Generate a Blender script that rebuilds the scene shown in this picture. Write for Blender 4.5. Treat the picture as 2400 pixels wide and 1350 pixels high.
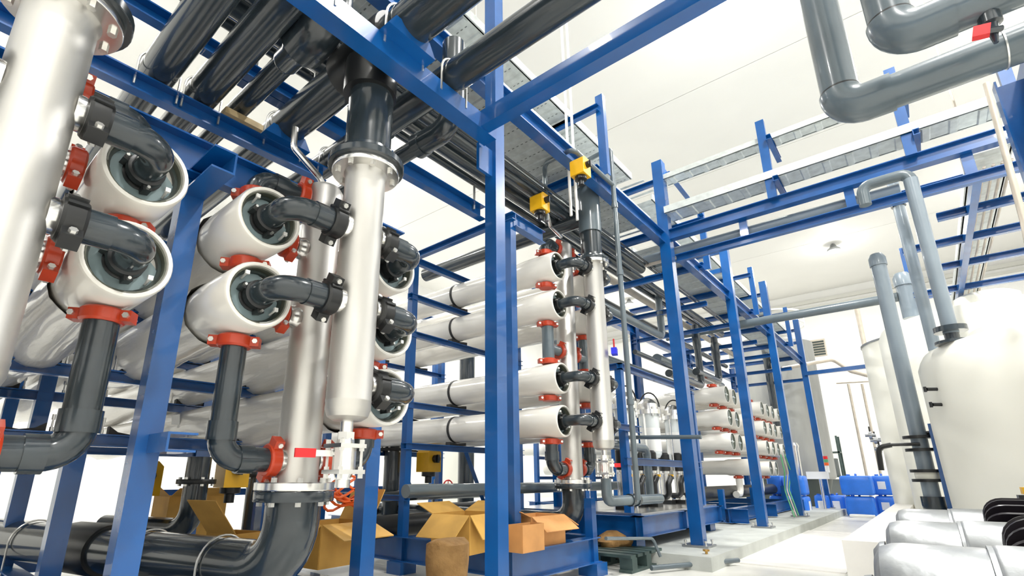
import bpy, math, random
from mathutils import Vector, Matrix
random.seed(7)
for o in list(bpy.data.objects): bpy.data.objects.remove(o)
sc = bpy.context.scene
col = sc.collection
R = math.radians
V = Vector

# ------------------------------------------------------------------ camera, world, exposure
EYE = 0.80
FPX, CX, CY = 1183.0, 1140.0, 776.0            # focal length and principal point, image taken as 2400 x 1350
PITCH, YAW = R(16.14), R(40.4)
cam_d = bpy.data.cameras.new('camera'); cam = bpy.data.objects.new('camera', cam_d); col.objects.link(cam)
cam_d.sensor_width = 36; cam_d.lens = FPX / 2400 * 36
cam_d.shift_x = (1200 - CX) / 2400; cam_d.shift_y = (CY - 675) / 2400
cam_d.clip_start = 0.02; cam_d.clip_end = 200
cam.location = (0, 0, EYE); cam.rotation_euler = (R(90) + PITCH, 0, YAW)
sc.camera = cam
w = bpy.data.worlds.new('world'); sc.world = w; w.use_nodes = True
w.node_tree.nodes['Background'].inputs[0].default_value = (1, 1, 1, 1)
w.node_tree.nodes['Background'].inputs[1].default_value = 0.35
sc.view_settings.view_transform = 'Standard'; sc.view_settings.look = 'None'
sc.view_settings.gamma = 1; sc.view_settings.use_curve_mapping = False
sc.view_settings.exposure = -1.0
LAMP_W = 330.0

# ------------------------------------------------------------------ materials
def mat(name, c, rough=.5, metal=0., nz=0., nscale=8., bump=0., bscale=30., coat=0., stretch=None, trans=0., spec=.5, emit=None, c2=None):
    m = bpy.data.materials.new(name); m.use_nodes = True
    nt = m.node_tree; b = nt.nodes['Principled BSDF']
    b.inputs['Base Color'].default_value = (*c, 1); b.inputs['Roughness'].default_value = rough
    b.inputs['Metallic'].default_value = metal; b.inputs['Coat Weight'].default_value = coat
    b.inputs['Specular IOR Level'].default_value = spec
    if trans: b.inputs['Transmission Weight'].default_value = trans
    if emit: b.inputs['Emission Color'].default_value = (*emit[:3], 1); b.inputs['Emission Strength'].default_value = emit[3]
    if nz or bump or c2:
        tc = nt.nodes.new('ShaderNodeTexCoord'); mp = nt.nodes.new('ShaderNodeMapping')
        nt.links.new(tc.outputs['Object'], mp.inputs[0])
        if stretch: mp.inputs['Scale'].default_value = stretch
    if nz or c2:
        n = nt.nodes.new('ShaderNodeTexNoise'); n.inputs['Scale'].default_value = nscale; n.inputs['Detail'].default_value = 6
        nt.links.new(mp.outputs[0], n.inputs[0])
        r = nt.nodes.new('ShaderNodeValToRGB')
        a = c2 if c2 else tuple(max(0, x * (1 - nz)) for x in c)
        z = c if c2 else tuple(min(1, x * (1 + nz)) for x in c)
        r.color_ramp.elements[0].color = (*a, 1); r.color_ramp.elements[1].color = (*z, 1)
        r.color_ramp.elements[0].position = .33; r.color_ramp.elements[1].position = .67
        nt.links.new(n.outputs[0], r.inputs[0]); nt.links.new(r.outputs[0], b.inputs['Base Color'])
    if bump:
        n2 = nt.nodes.new('ShaderNodeTexNoise'); n2.inputs['Scale'].default_value = bscale; n2.inputs['Detail'].default_value = 4
        nt.links.new(mp.outputs[0], n2.inputs[0])
        bp = nt.nodes.new('ShaderNodeBump'); bp.inputs['Strength'].default_value = bump; bp.inputs['Distance'].default_value = .02
        nt.links.new(n2.outputs[0], bp.inputs['Height']); nt.links.new(bp.outputs[0], b.inputs['Normal'])
    return m
BLUE = mat('blue_paint', (.002, .082, .30), .27, nz=.12, nscale=5, coat=.3)
PVC = mat('grey_pvc', (.024, .034, .042), .22, nz=.15, nscale=3, coat=.5)
PVCL = mat('light_grey_pvc', (.105, .135, .155), .26, nz=.1, nscale=3, coat=.4)
BLACK = mat('black_plastic', (.012, .013, .014), .35, nz=.2, nscale=6)
RUB = mat('black_rubber', (.02, .02, .02), .6)
STEEL = mat('stainless_steel', (.62, .605, .575), .46, .9, nz=.10, nscale=4, stretch=(1, 1, .25), bump=.04, bscale=18)
STEELB = mat('bright_steel', (.8, .79, .77), .22, 1., nz=.05)
ZINC = mat('zinc_bolt', (.78, .77, .74), .3, .9)
GALV = mat('galvanised_sheet', (.60, .635, .625), .42, .35, nz=.12, nscale=14)
GALVD = mat('galvanised_groove', (.16, .18, .18), .6, .2)
FRP = mat('white_fibreglass', (.86, .835, .775), .2, nz=.03, nscale=3, coat=.5)
WRAP = mat('film_wrapped_fibreglass', (.80, .78, .735), .26, nz=.06, nscale=4, bump=.85, bscale=5, coat=.5, stretch=(.35, 2.2, 2.2))
PLATE = mat('slate_end_plate', (.27, .36, .38), .38, nz=.08, nscale=5)
BORE = mat('dark_bore_ring', (.035, .05, .045), .45)
LINER = mat('shaded_bore_liner', (.11, .115, .085), .4)  # olive liner tone darkened to paint in the shadow ring inside the rim
GEND = mat('green_black_end', (.035, .05, .035), .4)
RED = mat('red_coupling_paint', (.50, .042, .008), .34, nz=.12, nscale=9, coat=.2)
REDP = mat('red_vinyl', (.75, .015, .02), .4)
YEL = mat('yellow_enamel', (.85, .46, .01), .35, nz=.06)
CREAM = mat('cream_polyethylene', (.90, .885, .79), .38, nz=.025, nscale=1.5)
CONC = mat('concrete', (.50, .52, .49), .6, nz=.1, nscale=4, bump=.08, bscale=40)
FLOOR = mat('pale_floor_coating', (.80, .79, .74), .32, nz=.07, nscale=1.2, bump=.03, bscale=12)
PLAT = mat('floor_cover_plate', (.84, .82, .78), .45, nz=.05, nscale=3)
WALL = mat('white_wall_paint', (.84, .84, .82), .6, nz=.02, nscale=2)
CEIL = mat('cream_ceiling_panel', (.82, .815, .785), .55, nz=.02, nscale=.8)
CARD = mat('cardboard_yellow', (.60, .34, .075), .7, nz=.1, nscale=7)
CARDO = mat('cardboard_orange', (.66, .32, .11), .7, nz=.08, nscale=7)
SACK = mat('brown_sacking', (.34, .19, .065), .85, bump=.6, bscale=26, c2=(.20, .105, .03), nscale=9)
JERRY = mat('blue_jerrycan_plastic', (.03, .20, .80), .38, nz=.1, nscale=4)
PAPER = mat('white_paper', (.88, .88, .86), .6)
TAN = mat('tan_conduit', (.56, .50, .42), .4, .3, nz=.08)
WOOD = mat('raw_timber', (.45, .34, .18), .6, nz=.2, nscale=6)
ALU = mat('cast_aluminium', (.36, .372, .382), .36, .75, nz=.22, nscale=6, bump=.12, bscale=14)
FIN = mat('black_fin', (.015, .012, .016), .35, nz=.2)
DGRN = mat('dark_green_plastic', (.045, .075, .07), .5, nz=.2)
MILK = mat('clear_filter_bowl', (.75, .80, .80), .12, 0., coat=.6, spec=.8)
LENS = mat('lamp_lens', (1, 1, 1), .4, emit=(1, .98, .93, 26.))
BLUEP = mat('ultramarine_tag', (.02, .03, .75), .4)
ORNG = mat('orange_plastic', (.9, .14, .02), .4)
PVCB = mat('blue_grey_pvc', (.20, .245, .285), .28, nz=.08, nscale=3, coat=.3)
DULL = mat('dull_steel', (.34, .345, .335), .5, .75, nz=.2, nscale=1.5, stretch=(1, 1, .3))
GREEN = mat('green_hose', (.10, .36, .16), .4)

# ------------------------------------------------------------------ mesh builder
def frame(d):
    d = V(d).normalized()
    a = V((0, 0, 1)) if abs(d.z) < .9 else V((1, 0, 0))
    u = a.cross(d).normalized(); return d, u, d.cross(u)
class G:
    def __init__(s): s.v = []; s.f = []
    def add(s, vs, fs):
        n = len(s.v); s.v += [tuple(p) for p in vs]; s.f += [tuple(i + n for i in q) for q in fs]; return s
    def ab(s, lo, hi):
        x0, y0, z0 = lo; x1, y1, z1 = hi
        return s.add([(x0,y0,z0),(x1,y0,z0),(x1,y1,z0),(x0,y1,z0),(x0,y0,z1),(x1,y0,z1),(x1,y1,z1),(x0,y1,z1)],
                     [(0,3,2,1),(4,5,6,7),(0,1,5,4),(1,2,6,5),(2,3,7,6),(3,0,4,7)])
    def box(s, c, d, rz=0, M=None):
        h = [k / 2 for k in d]; q = G().ab((-h[0],-h[1],-h[2]), (h[0],h[1],h[2]))
        T = M if M is not None else Matrix.Rotation(rz, 3, 'Z')
        return s.add([T @ V(p) + V(c) for p in q.v], q.f)
    def lathe(s, o, ax, prof, n=24, cap=True):
        d, u, k = frame(ax); o = V(o); vs = []; fs = []
        for t, r in prof:
            for i in range(n):
                a = 2 * math.pi * i / n; vs.append(o + d * t + (u * math.cos(a) + k * math.sin(a)) * r)
        m = len(prof)
        for j in range(m - 1):
            for i in range(n):
                i2 = (i + 1) % n; fs.append((j*n+i, j*n+i2, (j+1)*n+i2, (j+1)*n+i))
        if cap:
            if prof[0][1] > 1e-5: fs.append(tuple(range(n - 1, -1, -1)))
            if prof[-1][1] > 1e-5: fs.append(tuple((m-1)*n + i for i in range(n)))
        return s.add(vs, fs)
    def cyl(s, a, b, r, n=16, r1=None):
        a = V(a); b = V(b); return s.lathe(a, b - a, [(0, r), ((b - a).length, r if r1 is None else r1)], n)
    def sweep(s, pts, r, n=14, cap=True):
        pts = [V(p) for p in pts]; vs = []; fs = []; m = len(pts)
        rr = r if isinstance(r, (list, tuple)) else [r] * m
        t0 = (pts[1] - pts[0]).normalized(); _, u, k = frame(t0)
        for j, p in enumerate(pts):
            if j == 0: t = t0
            elif j == m - 1: t = (pts[j] - pts[j-1]).normalized()
            else: t = ((pts[j+1] - pts[j]).normalized() + (pts[j] - pts[j-1]).normalized()).normalized()
            u = (u - t * u.dot(t)).normalized(); k = t.cross(u)
            for i in range(n):
                a = 2 * math.pi * i / n; vs.append(p + (u * math.cos(a) + k * math.sin(a)) * rr[j])
        for j in range(m - 1):
            for i in range(n):
                i2 = (i + 1) % n; fs.append((j*n+i, j*n+i2, (j+1)*n+i2, (j+1)*n+i))
        if cap: fs.append(tuple(range(n - 1, -1, -1))); fs.append(tuple((m-1)*n + i for i in range(n)))
        return s.add(vs, fs)
    def pipe(s, pts, r, bend=None, n=16): return s.sweep(fillet(pts, bend if bend else r * 1.6), r, n)
    def ext(s, prof, a, b, up=(0, 0, 1)):
        a = V(a); b = V(b); d = (b - a).normalized(); up = V(up); sd = d.cross(up).normalized(); up = sd.cross(d)
        n = len(prof); vs = [a + sd * x + up * y for x, y in prof] + [b + sd * x + up * y for x, y in prof]
        fs = [(i, (i + 1) % n, n + (i + 1) % n, n + i) for i in range(n)] + [tuple(range(n - 1, -1, -1)), tuple(range(n, 2 * n))]
        return s.add(vs, fs)
    def mesh(s, name, m, off=(0, 0, 0), sharp=35):
        off = V(off); me = bpy.data.meshes.new(name)
        me.from_pydata([V(p) - off for p in s.v], [], s.f); me.materials.append(m)
        me.polygons.foreach_set('use_smooth', [True] * len(me.polygons))
        me.set_sharp_from_angle(angle=R(sharp)); me.update(); return me
    def obj(s, name, m, parent=None, sharp=35, loc=None):
        off = OFF.get(parent.name, V((0, 0, 0))) if parent else (V(loc) if loc is not None else s.base())
        o = bpy.data.objects.new(name, s.mesh(name, m, off, sharp)); col.objects.link(o)
        if parent: o.parent = parent
        else: o.location = off
        OFF[o.name] = off; return o
    def base(s):
        xs = [p[0] for p in s.v]; ys = [p[1] for p in s.v]; zs = [p[2] for p in s.v]
        return V(((min(xs)+max(xs))/2, (min(ys)+max(ys))/2, min(zs)))
OFF = {}
def fillet(pts, rad, seg=8):
    pts = [V(p) for p in pts]; out = [pts[0]]
    for i in range(1, len(pts) - 1):
        a, b, c = pts[i-1], pts[i], pts[i+1]; d1 = (a - b).normalized(); d2 = (c - b).normalized()
        ang = d1.angle(d2)
        if ang > 3.1: continue
        l = min(rad / math.tan(ang / 2), (a-b).length * .49 if i > 1 else (a-b).length*.98, (c-b).length * .49 if i < len(pts)-2 else (c-b).length*.98)
        rr = l * math.tan(ang / 2); ctr = b + (d1 + d2).normalized() * (rr / math.sin(ang / 2))
        p0 = b + d1 * l - ctr; p1 = b + d2 * l - ctr
        for k in range(seg + 1):
            t = k / seg; q = p0.slerp(p1, t) if p0.angle(p1) > 1e-4 else p0; out.append(ctr + q.normalized() * rr)
    out.append(pts[-1]); res = [out[0]]
    for p in out[1:]:
        if (p - res[-1]).length > 1e-4: res.append(p)
    return res
def tag(o, label, cat, group=None, kind=None):
    o['label'] = label; o['category'] = cat
    if group: o['group'] = group
    if kind: o['kind'] = kind
    return o
def thing(name, label, cat, loc, group=None):
    o = bpy.data.objects.new(name, None); col.objects.link(o); o.empty_display_size = .1
    o.location = loc; OFF[o.name] = V(loc); return tag(o, label, cat, group)
def struct(o): o['kind'] = 'structure'; return o
def inst(me, name, parent, loc):                      # shared-mesh child, loc in world
    o = bpy.data.objects.new(name, me); col.objects.link(o)
    o.parent = parent; o.location = V(loc) - OFF[parent.name]; OFF[o.name] = V(loc); return o
# camera-calibrated measuring helper: where a measured image point lies on a known plane of the room
_cp, _sp, _cy, _sy = math.cos(PITCH), math.sin(PITCH), math.cos(YAW), math.sin(YAW)
def at(u, v, x=None, y=None, z=None):
    a = (u - CX) / FPX; b = (v - CY) / FPX
    h = b * _sp + _cp; up = -b * _cp + _sp            # along horizontal heading, and up
    d = V((a * _cy - h * _sy, a * _sy + h * _cy, up))
    t = x / d.x if x is not None else (y / d.y if y is not None else (z - EYE) / d.z)
    return V((0, 0, EYE)) + d * t

def I_(h, w_, tf=.008, tw=.007):
    a, b, c = w_/2, h/2, tw/2
    return [(-a,-b),(a,-b),(a,-b+tf),(c,-b+tf),(c,b-tf),(a,b-tf),(a,b),(-a,b),(-a,b-tf),(-c,b-tf),(-c,-b+tf),(-a,-b+tf)]
def C_(h, w_, t=.007, flip=1):
    b = h/2; p = [(0,-b),(w_,-b),(w_,-b+t),(t,-b+t),(t,b-t),(w_,b-t),(w_,b),(0,b)]
    return p if flip > 0 else [(-x, y) for x, y in reversed(p)]
def L_(h, w_, t=.008, flip=1):
    p = [(0,0),(w_,0),(w_,t),(t,t),(t,h),(0,h)]
    return p if flip > 0 else [(-x, y) for x, y in reversed(p)]
def Q_(h, w_): return [(-w_/2,-h/2),(w_/2,-h/2),(w_/2,h/2),(-w_/2,h/2)]
def beam(name, prof, a, b, parent, m=BLUE, up=(0,0,1)): return G().ext(prof, a, b, up).obj(name, m, parent, 25)
def post(x, y, z0, z1, wd, parent, name='post'):
    return beam(name, Q_(wd, wd), (x, y, z0), (x, y, z1), parent, up=(0, 1, 0))
def iposth(x, y, z0, z1, wd, parent, name='post'):
    return beam(name, I_(wd, wd, .01, .008), (x, y, z0), (x, y, z1), parent, up=(1, 0, 0))
_mc = {}
def bolt_mesh(r, l, ax):
    k = (r, l, ax)
    if k not in _mc:
        _mc[k] = G().lathe((0,0,0), ax, [(-l/2, r*.6), (-l/2, r), (-l*.2, r), (-l*.2, r*.55), (l*.2, r*.55), (l*.2, r), (l/2, r)], 6).mesh('bolt', ZINC)
    return _mc[k]

# ------------------------------------------------------------------ setting
ZC = 7.25; YB = 20.8; XL = -12.5; XR = 4.4; YF = -3.2
def wallbox(name, lo, hi, m):
    o = G().ab(lo, hi).obj(name, m); return struct(o)
fl = wallbox('floor', (XL, YF, -.12), (XR, YB, 0), FLOOR)
ce = thing('ceiling', 'cream panelled ceiling', 'ceiling', (XL, YF, ZC)); ce['kind'] = 'structure'
del ce['label'], ce['category']
ys = [YF, -.4, 2.6, 5.15, 7.85, 10.6, 13.3, 16.1, YB]
for i in range(8):
    G().ab((XL, ys[i] + .006, ZC), (XR, ys[i+1] - .006, ZC + .08)).obj('panel', CEIL, ce)
G().ab((XL, YF, ZC + .08), (XR, YB, ZC + .12)).obj('backing_sheet', GALVD, ce)
wallbox('wall_back', (XL, YB, -.12), (XR, YB + .15, ZC + .12), WALL)
wallbox('wall_left', (XL - .15, YF, -.12), (XL, YB, ZC + .12), WALL)
wallbox('wall_right', (XR, YF, -.12), (XR + .15, YB, ZC + .12), WALL)
wallbox('wall_front', (XL, YF - .15, -.12), (XR, YF, ZC + .12), WALL)
struct(G().ab((XL, YB - .03, 0), (-.9, YB, .12)).obj('baseboard_back', CONC))
struct(G().ab((XL, YB - .12, ZC - .42), (XR, YB, ZC - .30)).ab((XL, YB - .05, ZC - .6), (XR, YB, ZC - .52)).obj('trim_1', mat('grey_cornice', (.62, .62, .58), .6)))
# concrete plinths under the racks and along the pump row
pl = struct(G().ab((-7.4, 4.95, 0), (-1.62, 14.9, .12)).obj('plinth_far', CONC))
struct(G().ab((-.62, 4.9, 0), (-.36, 14.5, .34)).obj('kerb_long', PLAT))
struct(G().ab((-1.95, 5.6, .0), (-.72, 9.6, .012)).obj('cover_plate', PLAT))

# ------------------------------------------------------------------ lamps
def lamp(x, y, label, pw=1.0, z=7.02):
    t = thing('high_bay_lamp', label, 'lamp', (x, y, z), 'high bay lamps under the ceiling')
    G().cyl((x, y, z + .2), (x, y, ZC), .015, 8).obj('stem', ALU, t)
    G().lathe((x, y, z), (0, 0, 1), [(0, .17), (.06, .16), (.12, .09), (.2, .06)], 20).obj('housing', ALU, t)
    G().lathe((x, y, z - .05), (0, 0, 1), [(0, .0), (.0, .08), (.03, .15), (.05, .165)], 20).obj('lens', LENS, t)
    L = bpy.data.lights.new('lamp_light', 'AREA'); L.shape = 'DISK'; L.size = .32; L.energy = LAMP_W * pw; L.color = (1, .985, .95)
    lo = bpy.data.objects.new('lamp_light', L); col.objects.link(lo); lo.parent = t; lo.location = (0, 0, -.06)
    L2 = bpy.data.lights.new('lamp_glow', 'POINT'); L2.energy = LAMP_W * pw * .13; L2.shadow_soft_size = .15; L2.color = (1, .985, .95)
    lo = bpy.data.objects.new('lamp_glow', L2); col.objects.link(lo); lo.parent = t; lo.location = (0, 0, -.42)
lamp(*at(930, 400, z=7.0)[:2], 'ceiling lamp shining beside the flange of the nearest steel manifold', .9)
lamp(*at(1475, 715, z=7.0)[:2], 'ceiling lamp low beyond the pipes right of the second rack', 1.2)
lamp(*at(1955, 590, z=7.0)[:2], 'ceiling lamp near the far end of the aisle', 1.1)
lamp(*at(1690, 20, z=7.0)[:2], 'ceiling lamp glaring at the top edge right of the blue beam', 1.5)
for x, y, p, lab in [(1.4, 2.6, 1.9, 'above the silver motors'), (2.2, -1.0, 1.4, 'behind the camera on the right'), (-2.6, -2.2, .5, 'behind the leftmost manifold'), (-7.4, .6, .6, 'over the back of the near rack'), (-10.2, 6.5, 1.1, 'by the left wall beyond the second rack'), (-6.4, 9.6, 1.1, 'over the back of the far rack'), (2.6, 8.2, 1.6, 'over the cream tanks'), (-10.4, 13.6, 1.1, 'in the far left corner'), (2.4, 14.6, 1.1, 'in the far right corner'), (-10.3, -.6, .8, 'by the left wall at the near end')]:
    lamp(x, y, 'round ceiling lamp ' + lab, p)

# ------------------------------------------------------------------ pressure vessels, couplings, elbows, manifolds
def coupling_meshes(ax, ear, r, w_):
    k = ('c', ax, ear, r, w_)
    if k not in _mc:
        a = V(ax); e = V(ear); g = G()
        g.lathe(-a * w_/2, a, [(0, r*.86), (0, r*1.08), (w_*.15, r*1.2), (w_*.85, r*1.2), (w_, r*1.08), (w_, r*.86)], 20)
        n = a.cross(e)
        for s in (-1, 1):
            M = Matrix((e, n, a)).transposed()
            g.box(e * s * r * 1.38, (r*.62, r*.9, w_*.8), M=M)
        _mc[k] = (g, e, n)
    return _mc[k]
def coupling(parent, c, ax, ear, r=.058, w_=.05, m=RED, name='coupling', bolts=True):
    g, e, n = coupling_meshes(tuple(ax), tuple(ear), r, w_)
    k = ('cm', tuple(ax), tuple(ear), r, w_, m.name)
    if k not in _mc: _mc[k] = g.mesh(name, m)
    o = inst(_mc[k], name, parent, c)
    if bolts:
        for s in (-1, 1): inst(bolt_mesh(r*.19, r*1.3, tuple(n)), 'bolt', o, V(c) + e * s * r * 1.45)
    return o
_vp = {}
def vessel_parts(L, wrapped):
    k = (L, wrapped)
    if k in _vp: return _vp[k]
    ax = (-1, 0, 0); d = {}
    prof = [(.07, .112), (.012, .119), (.002, .122), (0, .128), (.003, .135), (.014, .14), (.33, .14), (.37, .138), (.45, .130)]
    prof += [(L, .130), (L + .02, .1)]
    d['shell'] = G().lathe((0,0,0), ax, prof, 40).mesh('shell', FRP)
    if wrapped:
        g = G(); n = 22; m = 34; vs = []; fs = []; rnd = random.Random(5)
        for j in range(m):
            t = .40 + (L - .45) * j / (m - 1)
            for i in range(n):
                a = 2*math.pi*i/n; sag = max(0, -math.sin(a))**2 * (.034 + .024*math.sin(t*4.1 + 1.7) + .012*rnd.random()) * min(1, max(0, (t - .45)*4))
                r = (.146 if t < .43 else .1335) + .006 * rnd.random() + sag
                vs.append((-t, r*math.cos(a), r*math.sin(a)))
        for j in range(m-1):
            for i in range(n): fs.append((j*n+i, j*n+(i+1)%n, (j+1)*n+(i+1)%n, (j+1)*n+i))
        d['film_wrap'] = g.add(vs, fs).mesh('film_wrap', WRAP, sharp=60)
    d['bore_liner'] = G().lathe((0,0,0), ax, [(.012, .1185), (.014, .1135), (.05, .1125)], 32, cap=False).mesh('bore_liner', LINER)
    d['retaining_ring'] = G().lathe((0,0,0), ax, [(.045, .1125), (.045, .102), (.07, .102)], 32, cap=False).mesh('retaining_ring', BORE)
    g = G(); pts = []
    for i in range(40):
        a = 2*math.pi*i/40; r = .104
        y, z = r*math.cos(a), r*math.sin(a); q = .72*y - .69*z
        if q < -.078: s = .078/abs(q); y, z = y*s, z*s
        pts.append((y, z))
    d['end_plate'] = g.ext([(p[0], p[1]) for p in pts], (-.085, 0, 0), (-.062, 0, 0)).mesh('end_plate', PLATE)
    d['bore_back'] = G().lathe((0,0,0), ax, [(.074, .112), (.08, .0)], 24, cap=False).mesh('bore_back', BORE)
    _vp[k] = d; return d
def vessel(xf, y, z, label, group, L=5.0, wrapped=False, detail=2, x=None):
    t = thing('pressure_vessel', label, 'pressure vessel', (xf, y, z - .14), group)
    for n, me in vessel_parts(L, wrapped).items(): inst(me, n, t, (xf, y, z))
    if detail > 1:
        for (a, b) in ((.075, -.058), (-.06, .068)):
            inst(_pin, 'handle_pin', t, (xf - .06, y + a, z + b))
    return t
_pin = G().cyl((0,0,0), (.05, .0, .012), .005, 8).box((.05, 0, .012), (.012, .016, .016)).mesh('handle_pin', PAPER)

def connector(xf, y, z, xc, yc, rc, label, group, r=.05, rise=0.):
    """grey elbow from a vessel's end hub round to the steel column at (xc, yc)"""
    s = 1 if yc > y else -1
    t = thing('connecting_elbow', label, 'pipe elbow', (xf, y, z), group)
    ye = yc - s * (rc + .075)
    G().pipe([(xf - .03, y, z), (xc, y, z + rise), (xc, ye, z + rise)], r, r * 1.75, 20).obj('pipe', PVC, t)
    ym = (y + ye) / 2 + s*.01
    G().lathe((xc, ym, z + rise), (0, s, 0), [(0, r*1.0), (0, r*1.09), (abs(ye-ym), r*1.09), (abs(ye-ym), r)], 24, False).obj('socket', PVC, t)
    h = G().lathe((xf - .062, y, z), (1, 0, 0), [(0, .062), (.012, .064), (.014, .056), (.035, .056), (.037, .062), (.062, .060), (.066, .05)], 24)
    for a in (40, 160, 280):
        h.box((xf - .03, y + .064*math.cos(R(a)), z + .064*math.sin(R(a))), (.05, .026, .026), M=Matrix.Rotation(R(a), 3, 'X'))
    ho = h.obj('hub', BLACK, t)
    for a in (40, 160, 280): inst(bolt_mesh(.006, .06, (1,0,0)), 'bolt', ho, (xf - .02, y + .07*math.cos(R(a)), z + .07*math.sin(R(a))))
    c = (xc, ye + s*.028, z + rise)
    co = coupling(t, c, (0, 1, 0), (.55, 0, .835) if s > 0 else (.55, 0, -.835), r*1.18, .062, BLACK, 'clamp')
    for k in (-2, -1, 0, 1, 2):
        a = R(90 + k * 32)
        G().box((c[0] + math.cos(a)*r*1.42, c[1], c[2] + math.sin(a)*r*1.42), (.014, .05, .012), M=Matrix.Rotation(-a, 3, 'Y')).obj('rib', BLACK, co)
    return t
def flange(parent, c, ax, r, th, m, name='flange', nb=8, rb=None, inner=.5, boff=None, bl=None):
    a = V(ax); o = G().lathe(V(c), ax, [(0, r*inner), (0, r*.985), (th*.1, r), (th*.9, r), (th, r*.985), (th, r*inner)], 40).obj(name, m, parent)
    if nb:
        d, u, k = frame(ax); rb = rb or r * .82
        for i in range(nb):
            q = 2*math.pi*(i + .5)/nb
            inst(bolt_mesh(.013, bl or th + .03, tuple(ax)), 'bolt', o, V(c) + a * (th*.5 if boff is None else boff) + (u*math.cos(q) + k*math.sin(q)) * rb)
    return o
def stub(parent, xc, yc, z, s, rc, r=.05, l=.06):
    G().lathe((xc, yc + s*(rc - .012), z), (0, s, 0), [(0, r*1.12), (.02, r*1.1), (.03, r), (l, r), (l, r*.8)], 20).obj('branch_stub', STEELB, parent)
def front_column(xc, yc, z0, z1, rows, rc, label, sides=((1, None), (-1, None))):
    t = thing('steel_manifold', label, 'manifold', (xc, yc, z0))
    G().lathe((xc, yc, 0), (0, 0, 1), [(z0, rc*.25), (z0, rc*.62), (z0 + .015, rc*.88), (z0 + .045, rc), (z0 + .075, rc), (z0 + .078, rc*1.012), (z0+.084, rc*1.012), (z0+.087, rc), (z1 - .02, rc), (z1 - .006, rc*1.06), (z1, rc*1.08)], 40).obj('column', STEEL, t)
    for s in (1, -1):
        for z in rows[s]: stub(t, xc, yc, z, s, rc)
    flange(t, (xc, yc, z1), (0, 0, 1), rc*1.68, .034, STEELB, inner=.62, boff=.034, bl=.1)
    return t
def drain_valve(xc, yc, z, label, d=(.0, -1)):
    """ball valve hanging under a manifold, handle pointing along d"""
    t = thing('drain_valve', label, 'valve', (xc, yc, z - .26))
    G().cyl((xc, yc, z), (xc, yc, z - .07), .026, 20).cyl((xc, yc, z - .045), (xc, yc, z - .075), .036, 6).obj('nipple', STEELB, t)
    b = G().lathe((xc, yc, z - .23), (0, 0, 1), [(0, .03), (.02, .036), (.03, .046), (.13, .046), (.14, .036), (.16, .034)], 8)
    b.box((xc, yc, z - .10), (.12, .12, .016)).box((xc, yc, z - .2), (.12, .12, .016)).obj('body', STEELB, t)
    for a in (-1, 1):
        for q in (-1, 1): inst(bolt_mesh(.011, .15, (0,0,1)), 'bolt', t, (xc + a*.047, yc + q*.047, z - .15))
    dd = V((d[0], d[1], 0)); h = G(); e = V((xc, yc, z - .13)) + dd * .05
    h.cyl(V((xc, yc, z - .13)), e, .012, 10); n = dd.cross(V((0,0,1)))
    h.obj('stem', ZINC, t)
    M = Matrix((dd, n, V((0,0,1)))).transposed()
    hb = G().box(e + dd*.035, (.085, .006, .024), M=M).obj('lever', ZINC, t)
    G().box(e + dd*.105, (.078, .014, .034), M=M).obj('grip', REDP, hb)
    G().cyl((xc, yc, z - .23), (xc, yc, z - .26), .03, 16).obj('outlet', STEELB, t)
def vertical_riser(xc, yc, z0, z1, r, label, tee=False):
    t = thing('riser_pipe', label, 'pipe', (xc, yc, z0))
    flange(t, (xc, yc, z0), (0, 0, 1), r*1.62, .035, PVC, 'flange', 0, inner=.6)
    G().lathe((xc, yc, 0), (0, 0, 1), [(z0 + .03, r*1.32), (z0 + .075, r*1.25), (z0 + .08, r)], 32).obj('collar', PVC, t)
    G().cyl((xc, yc, z0 + .07), (xc, yc, z1), r, 32).obj('pipe', PVC, t)
    return t

# ---- near rack (vessels end at x = -1.95)
XF = -1.95; RC = .092; XCF = -1.78; XCB = -2.13; YM = 1.215
rows1 = {'top': 1.862, 'middle': 1.515, 'bottom': 1.175}
GV1 = 'pressure vessels of the near rack'
near = []
for rn in ('top', 'middle'):
    near.append((.415, rn, f'film-wrapped white pressure vessel, {rn} of two, right of the leftmost steel manifold'))
    near.append((.875, rn, f'film-wrapped white pressure vessel, {rn} of two, left of the flanged steel manifold' .replace('middle of two', 'lower of two').replace('top of two', 'upper of two')))
for rn in ('top', 'middle', 'bottom'):
    near.append((1.555, rn, f'white pressure vessel, {rn} of three, half hidden right of the near flanged steel manifold'))
for rn in ('top', 'middle', 'bottom'):
    near.append((-.265, rn, f'white pressure vessel, {rn} of three, beyond the left edge behind the leftmost steel manifold'))
vs1 = {}
for y, rn, lab in near:
    vs1[(y, rn)] = vessel(XF, y, rows1[rn], lab.replace('middle of two', 'lower of two').replace('top of two', 'upper of two'), GV1, 5.6, True)
def red_ports(v, y, z, up, down, side, xp=XCB, yc=None, rc=RC):
    if up: coupling(v, (xp, y, z + .17), (0,0,1), (.6, .8, 0))
    if down: coupling(v, (xp, y, z - .17), (0,0,1), (.6, .8, 0))
    if side:
        coupling(v, (xp, y + side*.175, z), (0,1,0), (.5, 0, -.866))
for (y, rn), v in vs1.items():
    z = rows1[rn]
    s = {.415: -1, .875: 1, 1.555: -1, -.265: 1}[y]
    red_ports(v, y, z, rn == 'top', True, s)
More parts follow.
